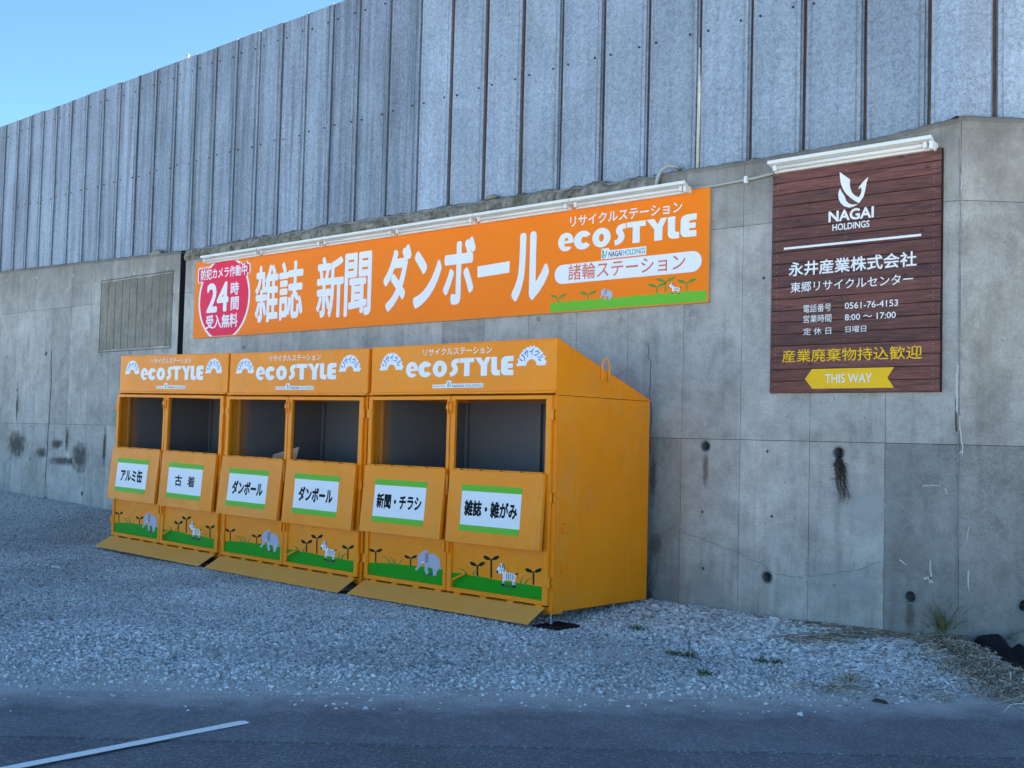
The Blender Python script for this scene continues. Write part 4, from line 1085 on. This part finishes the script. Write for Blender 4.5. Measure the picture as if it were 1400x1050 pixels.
    MB().tube([(hp[0][0], -.03, hp[0][1]), (hp[1][0], -.05, hp[1][1]), (hp[2][0], -.05, hp[2][1]), (hp[3][0], -.045, hp[3][1])], .009, 8).build('handle_rod', O, t_, smooth=True)
    for xx, za, zb_ in ((1.071, .885, 1.045), ):
        MB().tube([(xx-.022, -.030, zb_), (xx-.022, -.062, zb_), (xx-.022, -.066, za), (xx+.022, -.066, za-.01), (xx+.022, -.062, zb_-.005), (xx+.022, -.030, zb_-.005)], .007, 8).build('latch_loop', OD, t_, smooth=True)
    # side brackets
    for yy, zc in ((.115, .665), (.115, .345)):
        for sx, sg in ((BW, 1), (0, -1)):
            a, b = sorted((sx, sx+sg*.028)); MB().box(a, b, yy-.012, yy+.03, zc-.035, zc+.03).box(*sorted((sx, sx+sg*.006)), yy-.03, yy+.045, zc-.045, zc-.0355).build('side_bracket', O, t_, bev=.002)
    for hz in (1.56, .90, .235):
        for sx, sg in ((BW, 1),): MB().cyl((sx+.0005, .04, hz), (sx+.004, .04, hz), .055, .055, 20).build('hinge_plate', O, t_)
    # printed meadow on the door panels
    py_ = -.0108
    gl = [(.053, .093), (1.029, .093)]+kL([(895, 812), (860, 800), (700, 785), (560, 772), (400, 755), (250, 745), (105, 738)]); gl[2] = (1.029, gl[2][1]); gl[-1] = (.053, gl[-1][1])
    flat('meadow_print', [gl], py_, M['green'], t_)
    gr = [(1.131, .093), (2.149, .093)]+kR([(845, 655), (690, 630), (560, 610), (480, 600), (370, 575), (250, 560), (200, 545), (120, 540)]); gr[2] = (2.149, gr[2][1]); gr[-1] = (1.131, gr[-1][1])
    flat('meadow_print', [gr], py_, M['green'], t_)
    def sprout(f, sx, zt, zb, l0, l1):
        w_ = (l1-l0)/2; P_ = [f([(sx-7, zt+6), (sx+7, zt+6), (sx+7, zb), (sx-7, zb)])]
        for sg in (-1, 1):
            P_.append(f([(sx, zt+8), (sx+sg*w_*.35, zt-14), (sx+sg*w_*.75, zt-24), (sx+sg*w_, zt-18), (sx+sg*w_*.8, zt+4), (sx+sg*w_*.4, zt+14)]))
        flat('sprout_print', P_, py_-.0003, M['dgreen'], t_)
    sprout(kL, 197, 622, 742, 130, 272); sprout(kL, 555, 688, 775, 483, 620)
    sprout(kR, 323, 476, 568, 262, 388); sprout(kR, 433, 428, 582, 376, 508); sprout(kR, 770, 528, 638, 710, 848)
    bl = [ribbon(kL([(350, 760), (330, 715), (300, 690), (260, 678)]), .022, .003), ribbon(kL([(385, 760), (375, 720), (350, 690), (335, 684)]), .018, .003), ribbon(kL([(405, 765), (398, 725), (392, 695)]), .016, .003), ribbon(kL([(435, 770), (452, 730), (478, 708)]), .02, .003)]
    br = [ribbon(kR([(240, 560), (225, 530), (195, 512), (170, 508)]), .022, .003), ribbon(kR([(285, 560), (300, 530), (338, 512)]), .022, .003), ribbon(kR([(665, 628), (675, 590), (690, 562)]), .02, .003), ribbon(kR([(700, 630), (720, 600), (758, 582)]), .024, .003)]
    flat('grass_print', bl+br, py_-.0003, M['mgreen'], t_)
    flat('shade_print', [kL([(670, 850), (720, 845), (800, 850), (840, 865), (800, 880), (720, 872)]), kR([(500, 645), (570, 638), (640, 655), (640, 668), (560, 664)])], py_-.0003, plain_shade, t_)
    flat('elephant_print', [kL(ELE)], py_-.0006, M['elephant'], t_); flat('elephant_ear_print', [kL(EAR)], py_-.0009, M['elephant_dark'], t_); flat('tusk_print', [kL(TUSK)], py_-.0009, M['white'], t_)
    flat('zebra_print', [kR(ZEB)], py_-.0006, M['white'], t_); flat('zebra_stripe_print', [kR(q) for q in ZST+ZBK], py_-.0009, M['black'], t_)
    # header lettering
    hy = -.002
    text('リサイクルステーション', .691, 1.522, 2.072, 2.134, hy, M['white'], t_, .006)
    flat('logo_lettering', place(Pw, .472, 1.768, 1.884, 2.040, 1080, 200), hy, M['white'], t_)
    for P_ in place(Pb, .472, 1.768, 1.884, 2.040, 1080, 200): flat('logo_counter', [P_], hy-.0004, M['orange'], t_)
    flat('company_backing', [[(.815, 1.786), (1.43, 1.786), (1.43, 1.822), (1.06, 1.822), (1.045, 1.85), (.995, 1.85), (.98, 1.818), (.815, 1.815)]], hy, M['white'], t_)
    text('powered by', .822, .975, 1.79, 1.812, hy-.0004, M['navy'], t_, .0)
    flat('company_emblem', [[(1.0+(a-272)/435*.055, 1.846-(b-105)/513*.055) for a, b in E_] for E_ in EMB], hy-.0004, M['teal'], t_)
    text('NAGAI', 1.065, 1.2, 1.792, 1.815, hy-.0004, M['navy'], t_, .02); text('HOLDINGS', 1.215, 1.42, 1.792, 1.815, hy-.0004, M['teal'], t_, .01)
    for cx_, mat2 in ((.275, 'blue'), (1.965, 'blue')):
        L_ = []
        arc = []
        for i, ch in enumerate('リサイクル'):
            th = rad(150-i*30); R_ = .105
            X, Z = cx_+R_*math.cos(th)*1.05, 1.965+R_*math.sin(th)
            L_.append((ch, X, Z, th-math.pi/2))
        blob = [(cx_+(.155+.012*math.sin(i*1.9))*math.cos(rad(180-i*5)), 1.955+(.158+.01*math.sin(i*2.3))*math.sin(rad(180-i*5))) for i in range(37)] + [(cx_+.055*math.cos(rad(i*12)), 1.958+.05*math.sin(rad(i*12))) for i in range(0, 16)]
        flat('caption_backing', [blob], hy, M['white'], t_)
        for ch, X, Z, an in L_:
            o = text(ch, -.026, .026, -.03, .03, 0, M[mat2], t_, .02); o.location = (X, hy-.0005, Z); o.rotation_euler = (0, -an, 0)
    # folded-out sheet at the foot
    yo = -.232
    m = MB().add([(.02, -.03, .040), (2.19, -.03, .040), (2.19, yo, -.068), (.02, yo, -.068), (.02, -.03, .036), (2.19, -.03, .036), (2.19, yo, -.072), (.02, yo, -.072)],
                 [(3, 2, 1, 0), (4, 5, 6, 7), (3, 7, 6, 2), (1, 5, 4, 0), (0, 4, 7, 3), (2, 6, 5, 1)])
    m.build('foot_ramp', OD, t_, bev=.001)
    # feet
    for fx_, fy_ in ((.03, .03), (BW-.03, .03), (.03, BD-.03), (BW-.03, BD-.03)):
        MB().cyl((fx_, fy_, -.085), (fx_, fy_, .0), .008, .008, 10).cyl((fx_, fy_, -.11), (fx_, fy_, -.08), .034, .012, 16).build('levelling_foot', M['steel'], t_, smooth=False)
    MB().box(BW-.10, BW-.0, .004, .14, -.012, -.0005).build('foot_plate', O, t_)
    return t_
plain_shade = plain('dull_green_print', (.03, .10, .03), .4)
def copy_tree(o, parent=None):
    c_ = o.copy(); COL.objects.link(c_); c_.parent = parent
    for ch in [q for q in o.children]: copy_tree(ch, c_)
    return c_
b0 = make_box()
boxes = [b0, copy_tree(b0), copy_tree(b0)]
words = [('アルミ缶', '古着'), ('ダンボール', 'ダンボール'), ('新聞・チラシ', '雑誌・雑がみ')]
labs = ['orange steel recycling box farthest left, with flaps for アルミ缶 and 古着', 'middle orange steel recycling box, both flaps marked ダンボール', 'orange steel recycling box nearest, with flaps for 新聞・チラシ and 雑誌・雑がみ']
spans = [((.26, .74), (.30, .70)), ((.24, .77), (.24, .76)), ((.205, .79), (.205, .80))]
for i, b in enumerate(boxes):
    x0, z0, t_ = BOX[i]; b.location = (x0, FY, z0); b.rotation_euler = (0, -t_, 0)
    b['label'] = labs[i]; b['group'] = 'orange recycling boxes in a row'
    fl = [c_ for c_ in b.children if c_.name.split('.')[0] == 'drop_flap']; fl.sort(key=lambda o: o.location.x)
    for k, f_ in enumerate(fl):
        a, c_ = spans[i][k]
        if words[i][k] == '古着':
            text('古', .31, .45, -.37, -.25, -.0102, M['black'], f_, .03); text('着', .56, .70, -.37, -.25, -.0102, M['black'], f_, .02)
        elif words[i][k] == 'ダンボール': text(words[i][k], a, c_, -.385, -.24, -.0102, M['black'], f_, .045)
        elif words[i][k] == 'アルミ缶': text(words[i][k], a, c_, -.385, -.24, -.0102, M['black'], f_, .04)
        else: text(words[i][k], a, c_, -.38, -.245, -.0102, M['black'], f_, .04)
        f_.rotation_euler.x += [.0, .01, -.006, .012, -.004, .006][i*2+k]
# dropped-in cardboard seen in the middle box
o = MB().add([(0, 0, 0), (.36, .05, .02), (.42, .09, .33), (.05, .04, .24), (0, .006, 0), (.36, .056, .02), (.42, .096, .33), (.05, .046, .24)], [(0, 1, 2, 3), (7, 6, 5, 4), (0, 4, 5, 1), (1, 5, 6, 2), (2, 6, 7, 3), (3, 7, 4, 0)]).build('cardboard_piece', M['cardboard'], None, loc=(-10.373+.42, FY+.22, 1.02))
tag(o, 'folded brown cardboard piece just visible inside the left opening of the middle box', 'cardboard')
# rubber mats on the ground
def mat_(x0, x1, y0, y1, name, label, notch=False):
    m = MB(); P_ = [(x0, y0), (x1, y0+.03), (x1+.01, y1), (x0+.02, y1+.01)]
    zz_ = max(gz(a, b)[0] for a, b in P_)+.018
    m.v = [(a, b, zz_-.02) for a, b in P_]+[(a, b, zz_) for a, b in P_]
    m.f = [(0, 1, 5, 4), (1, 2, 6, 5), (2, 3, 7, 6), (3, 0, 4, 7), (4, 5, 6, 7)]
    o = m.build(name, M['rubber'], None); tag(o, label, 'rubber pad'); return zz_
mat_(-5.93, -5.70, -1.56, -1.26, 'rubber_pad', 'black rubber pad under the right front foot of the nearest box')
mat_(-8.22, -7.95, -1.63, -1.15, 'rubber_pad', 'black rubber pad on the gravel between the nearest and middle boxes')
mat_(-10.50, -10.25, -1.60, -1.15, 'rubber_pad', 'black rubber pad on the gravel between the middle and farthest boxes')

# ------------------------------------------------------------------ small things near the ditch
def rock(c_, s, sd, label):
    bm = bmesh.new(); bmesh.ops.create_icosphere(bm, subdivisions=3, radius=1)
    for v in bm.verts:
        n_ = noise.noise(v.co*1.1+Vector((sd, 0, 0)))*.35+noise.noise(v.co*3+Vector((sd, 5, 0)))*.09
        v.co = Vector((v.co.x*s[0], v.co.y*s[1], v.co.z*s[2]))*(1+n_)
    me = bpy.data.meshes.new('rock'); bm.to_mesh(me); bm.free(); me.shade_smooth()
    o = link('rock', me, M['rock'], loc=c_); tag(o, label, 'rock', 'rocks at the foot of the turned wall')
def gpt(px, py, z=0.0): q = ground_pt(px, py, z); return q
rock(Cw(.47, .13, .13), (.14, .10, .085), 1, 'flat-topped grey-brown rock at the right edge against the wall')
rock(Cw(.56, .30, .07), (.13, .10, .12), 4, 'rounded tan rock below the flat-topped one at the right edge')
rock(Cw(.33, .08, .09), (.08, .06, .05), 8, 'small dark rock beside the black plastic sheet')
for k_, (px_, py_, w_, lab_) in enumerate([(212, 349, .17, 'brown rubble lump on the wall top just left of the black joint gap'), (188, 354, .07, 'small brown rubble bit left of the bigger lump on the wall top'), (128, 362, .10, 'dark rubble lump on the wall top at far left'), (672, 270, .07, 'small dark stone on the rough wall top above the banner, under the fence')]):
    q = at(px_, py_, .04); rock((q.x, .04, q.z-.0), (w_, .05, w_*.42), 20+k_, lab_)
    bpy.context.scene.collection.objects[-1]['group'] = 'rubble lying on the wall top'
# black plastic sheet crumpled along the foot of the turned wall
def crumple():
    m = MB(); n = 60
    for j in range(n+1):
        for i in range(n+1):
            u, v = i/n, j/n
            d = .03+1.35*v; s0 = .10-.13*v+.05*noise.noise(Vector((v*5, 3, 1)))
            s = lerp(s0, 1.25, u); x, y, _ = Cw(s, d, 0); g_ = gz(x, y)[0]
            cr = abs(noise.noise(Vector((s*6, d*6, 4))))*.12+.04*noise.noise(Vector((s*14, d*14, 2)))
            hump = .13*math.exp(-((s-.17)**2/.008+(d-.13)**2/.012))+.06*math.exp(-((s-.30)**2/.01+(d-.32)**2/.02))
            z = g_+.02+cr*min(1, u*8, v*8+.3)+hump
            if u < .01: z = g_+.004
            m.v.append((x, y, z))
    m.f = [(j*(n+1)+i, j*(n+1)+i+1, (j+1)*(n+1)+i+1, (j+1)*(n+1)+i) for j in range(n) for i in range(n)]
    o = m.build('black_plastic_sheet', M['rubber'], None, smooth=True); s2_ = o.modifiers.new('t', 'SOLIDIFY'); s2_.thickness = .002
    tag(o, 'crumpled black plastic sheet lying along the wall foot at the right edge', 'plastic sheet')
crumple()
# ditch lining
m = MB(); a = Cw(.3, 0.0, -.5)
# dried stalks and straw
def straw():
    m = MB(); r_ = random.Random(21)
    def strand(x, y, L, an, r=.0035, lift=.02, curl=.3, n=4):
        pts = []; a_ = an
        for k in range(n):
            z, ga = gz(x, y)
            if ga > .3: break
            pts.append((x, y, max(z, -.08)+.012+lift*r_.random()))
            a_ += r_.uniform(-curl, curl); x += math.cos(a_)*L/n; y += math.sin(a_)*L/n
        if len(pts) > 2: m.tube(pts, r*r_.uniform(.5, 1.1), 3, .5)
    A_, B_ = gpt(1150, 868), gpt(1330, 905)
    # belt along the wall foot
    for i in range(380):
        x = lerp(-4.55, -3.05, r_.random()**.75); y = -.03-abs(r_.gauss(0, .07))
        strand(x, y, r_.uniform(.1, .4), r_.gauss(.0, .35), .003)
    # belt out from tuft along the ditch edge to the road
    P0, P1 = gpt(1285, 897), gpt(1410, 962)
    for i in range(1000):
        t__ = r_.random(); q = P0.lerp(P1, t__); w_ = lerp(.10, .16, t__)
        x = q.x+r_.gauss(0, w_); y = q.y+r_.gauss(0, w_*.8)
        if gz(x, y)[1] > .45: continue
        strand(x, y, r_.uniform(.08, .30), r_.gauss(-1.0, .9), .0035, .05, .5)
    P0, P1 = gpt(1080, 888), gpt(1290, 880)
    for i in range(380):
        t__ = r_.random(); q = P0.lerp(P1, t__)
        strand(q.x+r_.gauss(0, .12), q.y+r_.gauss(0, .05), r_.uniform(.1, .35), r_.gauss(.25, .35), .003)
    for (a, b, c2, d2, N_) in ((1150, 955, 1170, 930, 60), (1090, 942, 1180, 950, 70), (1290, 960, 1300, 955, 25)):
        P0, P1 = gpt(a, b), gpt(c2, d2)
        for i in range(N_):
            q = P0.lerp(P1, r_.random()); strand(q.x+r_.gauss(0, .06), q.y+r_.gauss(0, .04), r_.uniform(.05, .16), r_.uniform(0, 6), .0025)
    o = m.build('dry_straw', M['straw'], None, kind='stuff'); tag(o, 'dead brown stalks and straw strewn along the wall foot and ditch edge', 'straw')
straw()
def tuft(c_, n, h, label, mat, name='grass_tuft', spread=.6, sd=1, w=.006, grp=None):
    m = MB(); r_ = random.Random(sd)
    for i in range(n):
        a_ = r_.uniform(0, 6.28); l = h*r_.uniform(.5, 1.1); b = r_.uniform(.2, 1)*spread; ww = w*r_.uniform(.6, 1.2)
        side = Vector((-math.sin(a_), math.cos(a_), 0))*ww; pts = []
        for k in range(5):
            u = k/4; pts.append(Vector((math.cos(a_)*l*b*u*(.5+.7*u), math.sin(a_)*l*b*u*(.5+.7*u), l*(u-.45*b*u*u*u))))
        base = Vector((r_.gauss(0, .025), r_.gauss(0, .025), 0)); vs_ = []
        for k, q in enumerate(pts): vs_ += [tuple(base+q-side*(1-k/4.2)), tuple(base+q+side*(1-k/4.2))]
        m.add(vs_, [(2*k, 2*k+1, 2*k+3, 2*k+2) for k in range(4)])
    o = m.build(name, mat, None, loc=c_); tag(o, label, 'grass tuft' if 'tuft' in name else 'weed', grp); return o
q = gpt(1292, 893); tuft((q.x, q.y, gz(q.x, q.y)[0]), 130, .36, 'half-dried yellow-green grass tuft by the wall joint at right', M['tuft'], sd=3, w=.011, spread=1.0)
tuft((q.x+.05, q.y+.02, gz(q.x, q.y)[0]), 12, .50, 'few long pale dead blades rising from the grass tuft by the wall joint', M['straw'], name='dead_grass_blades', sd=12, w=.013, spread=1.2)
q = gpt(1163, 938); tuft((q.x, q.y, gz(q.x, q.y)[0]), 60, .09, 'small straw-coloured grass tuft at the road edge', M['straw'], sd=5, w=.003, spread=1.1)
for k, (px, py, lab) in enumerate([(921, 902, 'low green weed on the gravel left of the single upright stalk'), (940, 905, 'green weed with one upright stalk on the gravel'), (868, 866, 'low green weed on the gravel right of the nearest box'), (875, 869, 'tiny green weed beside the one right of the nearest box'),
                                   (1040, 912, 'spreading low weed on the gravel in front of the wall'), (1065, 914, 'spreading low weed right of the other low weed before the wall'), (965, 930, 'tiny weed close to the road edge')]):
    q = gpt(px, py); tuft((q.x, q.y, gz(q.x, q.y)[0]+.008), 26, .05, lab, M['weed'], name='weed', sd=30+k, w=.006, spread=1.6, grp='small weeds in the gravel')
q = gpt(941, 908); 
MBs = MB().tube([(0, 0, 0), (.004, 0, .06), (0, .003, .12)], .003, 5).tube([(-.10, 0, .012), (0, .01, .02), (.12, -.02, .012)], .003, 4)
o = MBs.build('weed_stalk', M['root'], None, loc=(q.x, q.y, gz(q.x, q.y)[0])); tag(o, 'thin dark upright dead stalk on the gravel between weeds', 'stalk')
# dried roots hanging from the second weep hole
hx, hz, _ = weep[1]; m = MB(); r_ = random.Random(4)
for i in range(42):
    x, z, y = hx+r_.gauss(0, .012), hz-.02, -.01; pts = [(hx+r_.gauss(0, .014), .04, hz-.025)]; L = r_.uniform(.1, .40)
    for k in range(6):
        x += r_.gauss(.007, .013); y = -.012-abs(r_.gauss(0, .014)); z -= L/6; pts.append((x, y, z))
    m.tube(pts, .0028, 3, .5)
    for k in range(2):
        p0 = pts[r_.randint(1, 5)]; m.tube([p0, (p0[0]+r_.gauss(0, .03), p0[1]-.005, p0[2]+r_.gauss(-.01, .015))], .002, 3, .5)
o = m.build('hanging_roots', M['root'], None); tag(o, 'brown dried roots hanging out of the weep hole below the board sign', 'dead plant')
# stems climbing behind the nearest box
m = MB(); r_ = random.Random(9)
for i in range(7):
    q = at(889+r_.uniform(-1, 9), 770); x, z = q.x, .12; pts = [(x, -.02, z)]
    for k in range(5): x += r_.uniform(-.03, .04); z += r_.uniform(.04, .12); pts.append((x, -.02-r_.uniform(0, .03), z))
    m.tube(pts, .0025, 3, .5)
o = m.build('dead_weed', M['root'], None); tag(o, 'thin dead stems against the wall just right of the nearest box', 'dead plant')
# white stick
q = gpt(75, 787); o = MB().cyl((-.07, 0, .018), (.07, .02, .02), .011, .009, 8).build('white_stick', M['lime'], None, loc=(q.x, q.y, gz(q.x, q.y)[0]+.01)); tag(o, 'small white stick lying on the gravel at far left', 'stick')
q = gpt(1203, 961); o = MB().add([(-.05, -.015, 0), (.05, -.012, 0), (.045, .015, 0), (-.04, .02, 0), (-.03, 0, .02), (.03, .004, .018)], [(0, 1, 5, 4), (1, 2, 5), (2, 3, 4, 5), (3, 0, 4)]).build('dead_leaf', M['root'], None, loc=(q.x, q.y, .004)); tag(o, 'dark dead leaf lying at the edge of the road', 'leaf')
